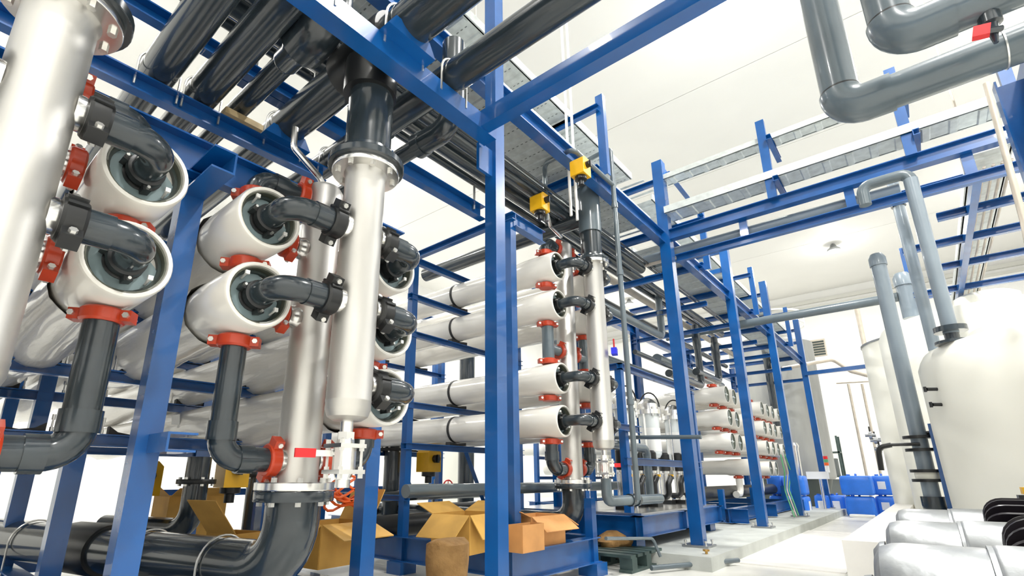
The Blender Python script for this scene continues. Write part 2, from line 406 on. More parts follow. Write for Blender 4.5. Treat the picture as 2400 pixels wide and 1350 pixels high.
# manifolds
YM0 = .085
m2 = front_column(XCF, YM, 1.02, 2.16, {1: rows1.values(), -1: (rows1['top'], rows1['middle'])}, RC, 'satin stainless manifold with flanged top and drain valve, between the near vessels')
m0 = front_column(XCF, YM0, 1.0, 2.16, {1: (rows1['top'], rows1['middle']), -1: rows1.values()}, RC, 'large stainless manifold with flanged top at the left edge, nearest the camera')
def back_column(xc, yc, z0, z1, rc, label, rows, low):
    t = thing('steel_header', label, 'manifold', (xc, yc, z0))
    G().lathe((xc, yc, 0), (0,0,1), [(z0, rc), (z1 - .03, rc), (z1 - .008, rc*.85), (z1, rc*.5)], 36).obj('column', STEEL, t)
    flange(t, (xc, yc, z0), (0,0,1), .168, .034, STEELB, inner=.5, boff=-.005, bl=.115)
    for s in (1, -1):
        for z in rows[s]: stub(t, xc, yc, z, s, rc, .05, .05)
        if low[s]: stub(t, xc, yc, low[s], s, rc, .05, .07)
    return t
h2 = back_column(XCB, YM, .745, 2.235, RC, 'plain stainless header standing behind the near flanged manifold', {1: rows1.values(), -1: (1.515, 1.862)}, {1: .87, -1: .87})
h0 = back_column(XCB, YM0, .745, 2.235, RC, 'stainless header hidden behind the leftmost manifold', {1: (1.515, 1.862), -1: rows1.values()}, {1: .87, -1: .87})
# base elbows under the headers with their PVC flanges
def base_elbow(xc, yc, zf, r, zl, ends, label, R_=.2):
    t = thing('base_elbow_pipe', label, 'pipe', (xc, yc, zl - r))
    flange(t, (xc, yc, zf - .045), (0,0,1), .166, .042, PVC, 'flange', 0, inner=.6)
    G().cyl((xc, yc, zf - .04), (xc, yc, zf - .12), r*1.0, 32).obj('neck', PVC, t)
    G().pipe([(xc, yc, zf - .10), (xc, yc, zl)] + ends, r, R_, 32).obj('pipe', PVC, t)
    return t
dv = V((-math.cos(R(12.5)), -math.sin(R(12.5)), 0))
be2 = base_elbow(XCB, YM, .745, .115, .42, [V((XCB, YM, .42)) + dv * 3.6], 'wide grey elbow and floor pipe below the near stainless header')
for k, l in enumerate((.42, .98, 1.75, 2.2)):
    p = V((XCB, YM, .42)) + dv * l
    g = G(); pts = [p + V((dv.y, -dv.x, 0)) * .124 * math.cos(a) + V((0,0,1)) * .124 * math.sin(a) for a in [math.pi * i / 14 for i in range(15)]]
    g.sweep([pts[0] - V((0,0,.25))] + pts + [pts[-1] - V((0,0,.25))], .005, 8).obj('u_bolt', ZINC, be2)
pc = V((XCB, YM, .42)) + dv * 1.36
G().lathe(pc, dv, [(0, .115), (0, .13), (.03, .135), (.34, .135), (.37, .13), (.37, .115)], 28).obj('repair_coupling', BLACK, be2)
be0 = base_elbow(XCB, YM0, .745, .098, .43, [(-4.4, YM0, .43)], 'grey elbow and floor pipe below the leftmost header')
# drop pipes from the lower vessels to the headers, and top elbows
def drop(y, yc, z0, zl, xp, rc, label, r=.05):
    s = 1 if yc > y else -1
    t = thing('drop_pipe', label, 'pipe', (xp, y, zl - r))
    e = yc - s*(rc + .055)
    G().pipe([(xp, y, z0), (xp, y, zl), (xp, e, zl)], r, .085, 20).obj('pipe', PVC, t)
    sg = 1 if z0 > zl else -1
    G().lathe((xp, y, zl + sg*.07), (0,0,sg), [(0, r), (0, r*1.13), (.075, r*1.13), (.075, r)], 24, False).obj('socket', PVC, t)
    G().lathe((xp, y + s*.07, zl), (0,s,0), [(0, r), (0, r*1.13), (.06, r*1.13), (.06, r)], 24, False).obj('socket', PVC, t)
    coupling(t, (xp, e + s*.022, zl), (0,1,0), (.5, 0, .866), .058)
    return t
drop(.415, YM0, 1.515 - .19, .87, XCB, RC, 'grey drop pipe turning left under the vessel beside the leftmost manifold', .055)
drop(.875, YM, 1.515 - .19, .87, XCB, RC, 'grey drop pipe turning right into the near stainless header', .05)
drop(1.555, YM, 1.175 - .19, .87, XCB, RC, 'short grey drop elbow behind the red-handled near drain valve', .05)
drop(.415, YM0, 1.862 + .19, 2.13, XCB, RC, 'grey top elbow over the upper vessel beside the leftmost manifold', .05)
drop(.875, YM, 1.862 + .19, 2.13, XCB, RC, 'grey top elbow over the upper vessel left of the near header', .05)
drop(1.555, YM, 1.862 + .19, 2.13, XCB, RC, 'grey top elbow over the vessel right of the near header', .05)
GE1 = 'elbows of the near rack'
for rn in ('top', 'middle'):
    q = {'top': 'upper', 'middle': 'lower'}[rn]
    connector(XF, .415, rows1[rn], XCF, YM0, RC, f'{q} dark grey elbow with black clamp on the leftmost manifold', GE1)
    connector(XF, .875, rows1[rn], XCF, YM, RC, f'{q} dark grey elbow curving right into the near flanged manifold', GE1)
for rn in ('top', 'middle', 'bottom'):
    connector(XF, 1.555, rows1[rn], XCF, YM, RC, f'{rn} dark grey elbow on the right side of the near flanged manifold', GE1)
    connector(XF, -.265, rows1[rn], XCF, YM0, RC, f'{rn} dark grey elbow left of the leftmost manifold, at the picture edge', GE1)
drain_valve(XCF, YM, 1.02, 'stainless ball valve with red lever under the near flanged manifold', (-.25, -.97))
rz2 = vertical_riser(XCF, YM, 2.19, 2.74, .108, 'glossy dark grey riser on top of the near flanged manifold')
rz0 = vertical_riser(XCF, YM0, 2.19, 2.74, .108, 'dark grey riser on top of the leftmost manifold')
bt = thing('bent_steel_tube', 'thin bent stainless tube rising beside the near riser pipe', 'tube', (XCB, YM, 2.2))
G().pipe([(XCB, YM + .02, 2.22), (XCB + .02, YM - .05, 2.27), at(688, 345, x=-2.1), at(692, 300, x=-2.1)], .016, .03, 10).obj('tube', STEELB, bt)

# near rack frame
f1 = thing('rack_frame', 'blue steel frame carrying the near film-wrapped vessels', 'steel frame', (-3.5, 1.1, 0))
XP1 = -2.27
for x in (XP1, -3.32, -4.5, -5.9):
    for y in (.655, 1.70):
        post(x, y, .02, 2.26 if x == XP1 else 2.1, .085, f1)
        G().ab((x-.08, y-.08, 0), (x+.08, y+.08, .02)).obj('foot_plate', BLUE, f1)
for x in (-3.32, -4.5):
    for z in (.985, 1.325, 1.672):
        beam('cross_beam', C_(.065, .05), (x, -.5, z), (x, 1.78, z), f1)
beam('top_beam', C_(.17, .06, .008), (XP1 + .05, -.4, 2.13), (XP1 + .05, 1.78, 2.13), f1)
beam('arm', C_(.1, .09, .008), (XP1, .70, 2.02), (XP1 + .34, .70, 2.02), f1)
beam('bracket', C_(.07, .1, .008, -1), at(345, 1040, x=-2.23), at(345, 1040, x=-2.23) + V((.2, .0, 0)), f1)
for y in (.655, 1.70):
    beam('base_beam', I_(.16, .1), (-6.2, y, .2), (XP1 + .08, y, .2), f1)
for x in (XP1, -3.6, -5.2):
    beam('base_cross_beam', I_(.14, .1), (x, -.5, .2), (x, 1.75, .2), f1)
for (x, z) in [(-3.32, 1.04), (-3.32, 1.38), (-3.32, 1.725), (-4.5, 1.04), (-4.5, 1.38), (-4.5, 1.725)]:
    for y in (.415, .875, 1.555):
        G().ext([(-.1, -.03), (.1, -.03), (.1, .02), (.06, -.008), (0, -.018), (-.06, -.008), (-.1, .02)], (x - .02, y, z), (x + .03, y, z)).obj('saddle', RUB, f1)
        for s in (-1, 1): inst(bolt_mesh(.008, .09, (0,0,1)), 'clamp_screw', f1, (x, y + s*.125, z + .02))

# ---- second rack (vessels end at x = -2.35)
XF2 = -2.35; XC2 = -2.17; XB2 = -2.50; YM2 = 4.15
rows2 = [2.73, 2.345, 1.65, 1.27]; rn2 = ['top', 'second', 'third', 'lowest']
GV2 = 'pressure vessels of the second rack'
for i, z in enumerate(rows2):
    v = vessel(XF2, 3.82, z, f'white pressure vessel, {rn2[i]} of four, left of the second steel manifold', GV2, 5.6)
    red_ports(v, 3.82, z, i in (0, 2), True, 0, XB2)
    G().lathe((-3.67, 3.82, z), (1,0,0), [(0, .131), (0, .1345), (.03, .1345), (.03, .131)], 32, False).obj('strap', RUB, v)
    v2 = vessel(XF2, 4.48, z, f'white pressure vessel, {rn2[i]} of four, mostly hidden right of the second steel manifold', GV2, 5.6)
    red_ports(v2, 4.48, z, i in (0, 2), True, 0, XB2)
    G().lathe((-3.67, 4.48, z), (1,0,0), [(0, .131), (0, .1345), (.03, .1345), (.03, .131)], 32, False).obj('strap', ZINC, v2)
    connector(XF2, 3.82, z, XC2, YM2, .095, f'{rn2[i]} grey elbow curving left off the second steel manifold', 'elbows of the second rack', .047)
    connector(XF2, 4.48, z, XC2, YM2, .095, f'{rn2[i]} grey elbow on the far side of the second steel manifold', 'elbows of the second rack', .047)
front_column(XC2, YM2, 1.03, 2.78, {1: rows2, -1: rows2}, .095, 'tall stainless manifold of the second rack with pipe flanged on top')
back_column(XB2, YM2, .745, 3.12, .095, 'stainless header of the second rack with red couplings', {1: (1.95,), -1: (1.95,)}, {1: .87, -1: .87})
drop(3.82, YM2, 1.27 - .19, .87, XB2, .095, 'grey drop elbow left of the second header', .055)
drop(4.48, YM2, 1.27 - .19, .87, XB2, .095, 'grey drop elbow right of the second header', .055)
drop(3.82, YM2, 2.73 + .19, 3.02, XB2, .095, 'grey top elbow left of the second header', .055)
drop(4.48, YM2, 2.73 + .19, 3.02, XB2, .095, 'grey top elbow right of the second header', .055)
for y in (3.82, 4.48):
    s = 1 if y < YM2 else -1
    t = thing('tee_pipe', 'grey vertical tee between the paired vessels ' + ('left' if s > 0 else 'right') + ' of the second header', 'pipe', (XB2, y, 1.8))
    G().cyl((XB2, y, 1.80), (XB2, y, 2.19), .056, 20).cyl((XB2, y, 1.95), (XB2, YM2 - s*.15, 1.95), .05, 18).obj('pipe', PVCL, t)
    coupling(t, (XB2, YM2 - s*.14, 1.95), (0,1,0), (.5, 0, .866))
base_elbow(XB2, YM2, .745, .1, .40, [(-5.5, YM2, .40)], 'wide grey elbow under the second header behind the cardboard boxes')
drain_valve(XC2, YM2, 1.03, 'steel ball valve with red lever under the second manifold', (.62, .3))
r2 = vertical_riser(XC2, YM2, 2.81, 3.62, .1, 'lighter grey riser with capped top on the second manifold')
G().cyl((XC2, YM2, 3.13), (XC2, YM2, 3.62), .112, 32).obj('tee_body', PVCL, r2)
G().cyl((XC2, YM2, 3.33), (XC2 - 2.4, YM2, 3.33), .085, 24).obj('branch', PVC, r2)
dp = thing('drain_pipe', 'grey drain pipe with coupling rings under the second manifold, right of the base elbow', 'pipe', (XC2, YM2, .5))
G().pipe([(XC2, YM2, .79), (XC2, YM2, .60), (XC2 + .1, YM2 + .9, .60)], .045, .06, 16).obj('pipe', PVCL, dp)
for l in (.35, .45): G().lathe((XC2 + .1*l/.9, YM2 + l, .60), (.1, .9, 0), [(0, .045), (0, .056), (.035, .056), (.035, .045)], 18, False).obj('ring', PVC, dp)
# second rack frame
f2 = thing('rack_frame', 'blue steel frame of the second rack, right of the tall centre post', 'steel frame', (-3.6, 3.7, 0))
for x, y in ((-2.43, 3.17), (-3.67, 3.17), (-5.0, 3.17), (-6.4, 3.17), (-2.62, 4.55), (-3.67, 4.9), (-5.0, 4.9), (-6.4, 4.9)):
    post(x, y, .1, 2.96 if x > -3 else 2.93, .075 if x > -3 else .07, f2)
    G().ab((x-.09, y-.09, 0), (x+.09, y+.09, .1)).obj('foot_block', BLUE, f2)
for x in (-3.67, -5.0, -6.4):
    for z in rows2: beam('cross_beam', C_(.06, .05), (x, 3.1, z - .195), (x, 4.95, z - .195), f2)
    beam('cross_beam', C_(.07, .05), (x, 3.1, 2.93), (x, 4.95, 2.93), f2)
    for z in rows2:
        for y in (3.82, 4.48):
            G().ext([(-.12, -.03), (.12, -.03), (.12, .0), (.07, -.004), (0, -.014), (-.07, -.004), (-.12, .0)], (x - .02, y, z - .13), (x + .04, y, z - .13)).obj('saddle', RUB, f2)
beam('top_beam', C_(.07, .05), (-6.4, 3.17, 2.93), (-2.36, 3.17, 2.98), f2)
beam('top_beam', I_(.12, .07), (-2.39, 3.17, 2.95), (-2.39, 3.62, 2.95), f2)
beam('base_beam', I_(.2, .12), (-2.36, 3.05, .2), (-2.36, 4.24, .2), f2)
beam('base_beam', I_(.2, .12), (-6.5, 3.17, .2), (-2.4, 3.17, .2), f2)
beam('base_beam', I_(.2, .12), (-6.5, 4.3, .2), (-2.4, 4.3, .2), f2)
post(-2.37, 4.2, .1, .62, .075, f2)
beam('mid_rail', C_(.05, .04), (-6.4, 3.17, .62), (-3.6, 3.17, .62), f2)
beam('brace', L_(.05, .05), (-3.67, 3.95, 1.05), (-3.67, 4.35, .35), f2)
for x, y in ((-2.36, 4.18),): G().ab((x-.09, y-.09, 0), (x+.09, y+.09, .1)).obj('foot_block', BLUE, f2)

# ------------------------------------------------------------------ overhead gantry and pipes over the near rack
g1 = thing('pipe_gantry', 'blue gantry with tall centre post carrying the big overhead pipes', 'steel frame', (-1.62, 1.98, 0))
XB = -1.56
post(-1.625, 1.985, .02, 5.2, .08, g1)
G().ab((-1.73, 1.88, 0), (-1.52, 2.09, .02)).obj('foot_plate', BLUE, g1)
beam('long_beam', L_(.1, .09, .01, -1), (XB + .05, -2.2, 2.60), (XB + .05, 1.86, 2.60), g1)
beam('aisle_beam', L_(.1, .07, .01, -1), (XB - .02, 1.73, 2.61), (2.2, 1.73, 2.61), g1)
beam('long_beam', C_(.1, .06, .008), (-2.65, -2.2, 2.65), (-2.65, 1.48, 2.65), g1)
beam('long_beam', C_(.1, .06, .008), (-4.6, -2.2, 2.65), (-4.6, 2.0, 2.65), g1)
for y, x in ((1.18, XB), (1.18, -2.65)):
    G().ext([(-.14, 0), (.14, 0), (.10, .07), (-.10, .07)], (x - .02, y, 2.695), (x + .12, y, 2.695)).obj('saddle_plate', BLUE, g1)
G().ab((-1.63, 1.83, 2.45), (-1.61, 1.96, 2.62)).obj('gusset', BLUE, g1)
for y in (-1.6,):
    post(-1.625, y, .02, 2.6, .078, g1); post(-2.65, y, .02, 2.6, .078, g1)
post(-4.6, 2.3, .02, 2.6, .078, g1); post(-4.6, -1.6, .02, 2.6, .078, g1); 
g2 = thing('upper_pipe_support', 'higher blue cross beams seen between the overhead pipes at top left', 'steel frame', (-2.4, .8, 3.0))
for q in (at(585, 178, x=-2.6), at(569, 22, x=-2.9), at(542, 60, x=-3.1)):
    beam('cross_beam', C_(.09, .06, .008), (q.x, -2.4, q.z), (q.x, 1.42, q.z), g2)
    for y in (-2.3, 1.35): G().cyl((q.x - .03, y, q.z), (q.x - .03, y, ZC), .01, 8).obj('hanger_rod', ZINC, g2)
def xpipe(name, y, z, r, x0, x1, label, rings=(), m=PVC, ub=True):
    t = thing(name, label, 'pipe', (x0, y, z - r))
    G().cyl((x0, y, z), (x1, y, z), r, 32).obj('pipe', m, t)
    for x in rings: G().lathe((x, y, z), (1, 0, 0), [(0, r), (0, r*1.13), (.2, r*1.13), (.2, r)], 32, False).obj('sleeve', m, t)
    if ub:
        for xb in (XB + .05, -2.62):
            if x0 < xb < x1:
                pts = [V((xb, y + (r+.012)*math.cos(a), z + (r+.012)*math.sin(a))) for a in [math.pi*i/12 for i in range(13)]]
                G().sweep([pts[0] - V((0,0,r+.06))] + pts + [pts[-1] - V((0,0,r+.06))], .006, 6).obj('u_bolt', ZINC, t)
    return t
xpipe('overhead_pipe', .522, 2.785, .082, -9.5, 2.0, 'leftmost of the thick grey overhead pipes, beside the leftmost riser')
xpipe('overhead_pipe', .731, 2.785, .080, -9.5, 2.0, 'second thick grey overhead pipe from the left')
p3 = thing('overhead_pipe', 'thinner grey overhead pipe ending in a large upturned elbow', 'pipe', (-4, .93, 2.76))
G().cyl((-9.5, .915, 2.80), (-1.98, .915, 2.80), .053, 28).obj('pipe', PVC, p3)
G().lathe((-2.12, .915, 2.80), (1,0,0), [(0, .054), (.02, .062), (.1, .064), (.2, .108)], 28, False).obj('reducer', PVC, p3)
G().pipe([(-1.95, .915, 2.80), (-1.74, .915, 2.80), (-1.74, .915, 3.5)], .108, .14, 32).obj('elbow', PVC, p3)
G().ab((-2.72, .83, 2.70), (-2.56, 1.04, 2.735)).obj('timber_packer', WOOD, p3)
p4 = xpipe('overhead_pipe', 1.19, 2.825, .102, -9.5, 2.0, 'thick grey overhead pipe teed onto the near riser', (-.95,))
G().lathe((-1.98, 1.19, 2.825), (1,0,0), [(0, .1), (0, .125), (.03, .13), (.37, .13), (.40, .125), (.40, .1)], 32, False).obj('tee', BLACK, p4)
G().cyl((XCF, 1.205, 2.60), (XCF, 1.2, 2.82), .128, 32).obj('tee_branch', BLACK, p4)
G().cyl((-1.93, 1.06, 2.93), (-1.93, 1.06, 3.02), .022, 10).cyl((-1.93, 1.06, 2.88), (-1.93, 1.06, 2.95), .035, 8).obj('vent_cock', BLACK, p4)
p5 = xpipe('overhead_pipe', 1.52, 2.785, .078, -9.5, 2.2, 'long grey overhead pipe crossing in front of the centre post', (-2.28,))
G().pipe([(-2.12, 1.52, 2.785), (-2.12, 1.40, 2.80), (-2.12, 1.40, 2.60)], .062, .09, 20).obj('branch_elbow', PVC, p5)
p6 = thing('overhead_pipe', 'grey overhead pipe bending up just left of the centre post', 'pipe', (-4, 1.8, 2.75))
G().pipe([(-9.5, 1.80, 2.80), (-2.02, 1.80, 2.80)], .052, .13, 28).obj('pipe', PVC, p6)
G().pipe([(-2.08, 1.80, 2.80), (-1.80, 1.80, 2.80), (-1.80, 1.80, 3.4)], .07, .12, 28).obj('elbow', PVC, p6)
G().lathe((-2.10, 1.80, 2.80), (1,0,0), [(0, .052), (0, .078), (.06, .078), (.06, .052)], 28, False).obj('sleeve', PVC, p6)
# instrument fittings above the long beam
for k, (u, v) in enumerate(((863, 70), (822, 45))):
    p = at(u, v, x=-1.9)
    t = thing('sample_cock', ('white and black sample cock standing above the tee of the near riser', 'small dark sample cock left of the white one above the long blue beam')[k], 'valve', p - V((0,0,.05)))
    G().lathe(p - V((0,0,.16)), (0,0,1), [(0, .012), (.04, .012), (.045, .022), (.09, .022), (.095, .014), (.14, .014), (.145, .024), (.16, .024)], 12).obj('body', STEELB, t)
    G().cyl(p - V((0,0,.11)), p - V((0,0,.085)), .026, 12).obj('cap', BLACK, t)

# long pipes running along the hall (+Y)
def ypipe(x, z, r, y0, y1, label, m=PVC, tail=None):
    t = thing('service_pipe', label, 'pipe', (x, y0, z - r))
    pts = [(x, y0, z), (x, y1, z)] + (tail or [])
    G().pipe(pts, r, max(.08, r*1.6), 18).obj('pipe', m, t); return t
SZ = 3.38
for k, (u, v, r, y1, lab) in enumerate([(1138, 372, .06, 5.9, 'upper dark service pipe left of the centre post under the cable trays'), (1138, 412, .062, 9.8, 'wide dark service pipe running under the cable trays past the second riser'), (1138, 444, .036, 9.8, 'lower thin dark service pipe under the cable trays'), (1138, 346, .014, 9.5, 'thin black conduit nearest the lower cable tray'), (1138, 333, .012, 9.5, 'thin black conduit just under the lower cable tray')]):
    p = at(u, v, z=SZ); ypipe(p.x, SZ, r, .2, y1, lab)
u1 = ypipe(-2.62, 3.42, .05, 6.2, 6.6, 'grey service pipe looping back down beyond the second riser', PVCL, [(-2.62, 7.0, 3.42), (-2.62, 7.0, 2.75), (-2.62, 4.9, 2.75)])
ypipe(-2.95, 3.46, .05, 5.0, 12.5, 'tan service pipe beyond the second riser', TAN)
ypipe(-3.25, 3.30, .05, 5.0, 12.5, 'dark service pipe at the back of the far bridge')
b5 = thing('high_cross_beam', 'blue channel beam crossing behind the near flange toward the centre post', 'steel beam', (-2.7, 2.4, 3.0))
beam('channel', C_(.13, .07, .009), (-2.72, .9, 3.09), (-2.72, 3.1, 3.09), b5)
for y in (1.0, 3.0): G().cyl((-2.7, y, 3.1), (-2.7, y, ZC), .012, 8).obj('hanger_rod', ZINC, b5)

# ------------------------------------------------------------------ tall pipe bridge along the hall, trays, truss over the aisle
XW = -1.95
br = thing('pipe_bridge', 'tall blue steel pipe bridge with slanting row of posts along the aisle', 'steel frame', (XW, 8, .12))
PY = [5.65, 8.3, 11.0, 14.4]
for y in PY:
    post(XW, y, .12, 4.63, .125, br); G().ab((XW-.13, y-.13, .12), (XW+.13, y+.13, .14)).obj('foot_plate', ALU, br)
    for sx in (-1, 1):
        for sy in (-1, 1): inst(bolt_mesh(.014, .06, (0,0,1)), 'anchor_bolt', br, (XW + sx*.1, y + sy*.1, .155))
    if y > 6: iposth(-3.6, y, .12, 3.6, .12, br)
iposth(-3.6, 5.65, .12, 3.6, .12, br)
beam('long_beam', I_(.15, .1), (XW - .04, .3, 3.575), (XW - .04, 14.5, 3.575), br)
beam('long_beam', I_(.15, .1), (-3.6, 5.0, 3.3), (-3.6, 14.5, 3.3), br)
AY = [.6, 2.25, 3.97, 5.65, 7.0, 8.3, 9.7, 11.0, 12.7, 14.4]
for y in AY:
    beam('cross_arm', C_(.09, .06, .008), (-2.75 if y < 5 else -3.65, y, 3.66), (XW + .02, y, 3.66), br)
    if y not in PY: beam('tray_post', C_(.08, .06, .008), (XW + .06, y, 3.6), (XW + .06, y, 4.52), br, up=(1, 0, 0))
    beam('tray_arm', C_(.07, .05, .007), (-2.7, y, 4.36), (XW + .06, y, 4.36), br)
    if y > 5: beam('cross_arm', C_(.07, .05, .007), (-3.65, y, 3.1), (XW, y, 3.1), br)
for y in PY[1:]: beam('outrigger', C_(.07, .05, .007), (XW, y, 4.05), (XW - .8, y, 4.05), br)
beam('strut', L_(.06, .06, .008), (XW + .05, 5.72, 4.5), (XW + .05, 7.0, 4.42), br)
beam('long_beam', C_(.08, .05, .007), (-3.6, 5.0, 2.6), (-3.6, 14.5, 2.6), br)
def tray(lo, hi, along, z, label, n, h=.085):
    """ribbed galvanised tray: bottom sheet, two side rails, raised ribs underneath"""
    (x0, y0), (x1, y1) = lo, hi
    t = thing('cable_tray', label, 'cable tray', ((x0+x1)/2, (y0+y1)/2, z))
    G().ab((x0, y0, z), (x1, y1, z + .004)).obj('bottom_sheet', GALV, t)
    if along == 'y':
        for x in (x0, x1): G().ab((x - .012, y0, z), (x + .012, y1, z + h)).obj('side_rail', GALV, t)
        for i in range(n):
            y = y0 + (y1 - y0) * (i + .5) / n
            G().ext([(-.024, -.012), (.024, -.012), (.036, 0), (-.036, 0)], (x0 + .02, y, z), (x1 - .02, y, z)).obj('rib', GALV, t)
            if y < 5.5:
                g = G()
                for k in range(9):
                    xx = x0 + (x1 - x0) * (k + .8) / 10.5; g.ab((xx, y + .055, z - .0015), (xx + .022, y + .063, z + .001))
                g.obj('slot_row', GALVD, t)
    else:
        for y in (y0, y1): G().ab((x0, y - .012, z), (x1, y + .012, z + h)).obj('side_rail', GALV, t)
        for i in range(n):
            x = x0 + (x1 - x0) * (i + .5) / n
            G().ext([(-.024, -.012), (.024, -.012), (.036, 0), (-.036, 0)], (x, y0 + .02, z), (x, y1 - .02, z)).obj('rib', GALV, t)
    return t
tray((-2.56, .3), (-2.04, 5.42), 'y', 3.715, 'wide lower galvanised cable tray left of the long blue beam', 26)
tray((-2.72, .3), (-2.22, 5.42), 'y', 4.40, 'upper galvanised cable tray with bright rail above the long blue beam', 26)
tray((-2.56, 6.05), (-2.04, 14.4), 'y', 3.715, 'lower cable tray continuing away along the far pipe bridge', 28)
tray((-2.72, 6.05), (-2.22, 14.4), 'y', 4.40, 'upper cable tray continuing away along the far pipe bridge', 28)
tray((-1.9, 5.55), (3.9, 5.82), 'x', 3.86, 'lower galvanised cable tray crossing over the aisle', 30)
tray((-1.9, 5.62), (3.9, 5.80), 'x', 4.36, 'upper narrow galvanised cable tray crossing over the aisle', 30, .06)
for z, lab in ((3.73, 'curved corner piece of the lower cable tray at the second tall post'), (4.39, 'curved corner piece of the upper cable tray at the second tall post')):
    t = thing('tray_corner', lab, 'cable tray', (-2.2, 5.7, z)); g = G(); n = 14
    c = V((-1.85, 6.3, z)); c2 = V((-1.85, 5.05, z))
    pts = [(-2.58, 5.40), (-2.58, 6.06)] + [(-2.06 , 6.06)] + [(-1.86 - .2*math.cos(R(90*i/n)), 5.84 + .22*(1 - math.sin(R(90*i/n)))) for i in range(n+1)] + [(-1.84, 5.56)] + [(-1.86 - .18*math.sin(R(90*i/n)), 5.40 + .16*math.cos(R(90*i/n))) for i in range(n+1)]
    g.ext([(p[0], p[1]) for p in pts][::-1], (0, 0, z - .004), (0, 0, z), up=(0, 1, 0)).obj('corner_sheet', GALV, t)
    for a in (.1, .25, .4): G().ab((-2.56, 5.40 + a, z - .012), (-2.1, 5.44 + a, z - .004)).obj('rib', GALV, t)
tr = thing('aisle_truss', 'blue two-chord truss spanning the aisle below the crossing trays', 'steel frame', (.9, 5.65, 3.2))
beam('top_chord', I_(.13, .1), (XW, 5.65, 3.60), (4.0, 5.65, 3.60), tr)
beam('bottom_chord', C_(.09, .06, .008), (XW + .1, 5.65, 3.27), (4.0, 5.65, 3.27), tr)
for x in (-1.1, -.13, .73, 1.7, 2.6): beam('web_post', C_(.08, .05, .007), (x, 5.66, 3.28), (x, 5.66, 3.58), tr, up=(1, 0, 0))
for x in (-.765, .38, 1.09, 2.1):
    beam('tray_post', C_(.085, .06, .008), (x, 5.56, 3.64), (x, 5.56, 4.60), tr, up=(1, 0, 0))
    for z in (3.82, 4.325): beam('tray_arm', C_(.06, .05, .007), (x + .04, 5.5, z), (x + .04, 6.05, z), tr)
for k, (y, z, r, x1) in enumerate(((5.82, 3.44, .068, .25), (5.99, 3.46, .065, .25), (5.80, 3.37, .022, 3.5))):
    t = thing('aisle_pipe', ('grey pipe lying inside the aisle truss, nearest', 'grey pipe lying inside the aisle truss, farther', 'thin grey conduit low inside the aisle truss')[k], 'pipe', (-1, y, z - r))
    G().cyl((-2.3, y, z), (x1, y, z), r, 18).obj('pipe', (PVCB, PVCL, TAN)[k], t)

# actuators, conduits and hangers by the second riser
def actuator(p, label, s=1.):
    t = thing('valve_actuator', label, 'actuator', p - V((0, 0, .09*s)))
    x, y, z = p; a = .065*s
    g = G(); pr = [(-a, -a*1.25), (a, -a*1.25), (a, a*.9), (a*.6, a*1.3), (-a*.6, a*1.3), (-a, a*.9)]
    g.ext(pr, (x + a, y, z), (x - a, y, z)).obj('housing', YEL, t)
    G().cyl((x + a, y, z + a*.2), (x + a + .03*s, y, z + a*.2), a*.45, 14).box((x + a + .035*s, y, z + a*.2), (.014*s, a*.3, a*.9)).obj('knob', BLACK, t)
    G().lathe((x, y, z - a*1.25), (0,0,-1), [(0, a*.8), (.03*s, a*.8), (.035*s, a*.4), (.08*s, a*.4)], 14).obj('mount', BLACK, t)
    return t
actuator(at(1265, 478, x=-2.3), 'yellow valve actuator left of the second riser')
actuator(at(1360, 396, x=-1.86), 'yellow valve actuator above the capped second riser')
def conduit(pts, r, label, m=PVCL, name='conduit', bend=.05):
    t = thing(name, label, 'pipe', pts[0]); G().pipe(pts, r, bend, 12).obj('pipe', m, t); return t
q = at(1278, 440, x=-2.3)
conduit([q + V((0,0,-.35)), q + V((0,0,.26)), at(1343, 349, x=-1.88), at(1440, 437, x=-1.88)], .022, 'thin grey pipe bent over the yellow actuators')
q = at(1450, 600, x=-1.88)
cd = conduit([(q.x - .25, q.y, 3.95), (q.x, q.y, 3.98), (q.x, q.y, .62)], .024, 'tall thin grey pipe standing right of the second manifold')
for z in (3.3, 2.6, 1.4): G().lathe((q.x, q.y, z), (0,0,1), [(0, .024), (0, .032), (.05, .032), (.05, .024)], 12, False).obj('joint', PVCL, cd)
conduit([at(1283, 500, x=-2.35), at(1290, 530, x=-2.4), at(1315, 555, x=-2.45)], .018, 'short bent hose on top of the second header', STEELB, 'hose')
for k, u in enumerate((1328, 1341)):
    q = at(u, 300, x=-2.05); q.z = 3.05
    conduit([q, (q.x, q.y, ZC)], .013, ('left', 'right')[k] + ' of two pale conduits dropping from the ceiling beside the second riser', PAPER)
for k, (u, xx) in enumerate(((2180, .5), (2300, 1.2))):
    q = at(u, 60, y=6.0); conduit([(q.x, q.y, 3.95), (q.x, q.y, ZC)], .012, ('left', 'right')[k] + ' thin pale hanger rod above the aisle trays', TAN)

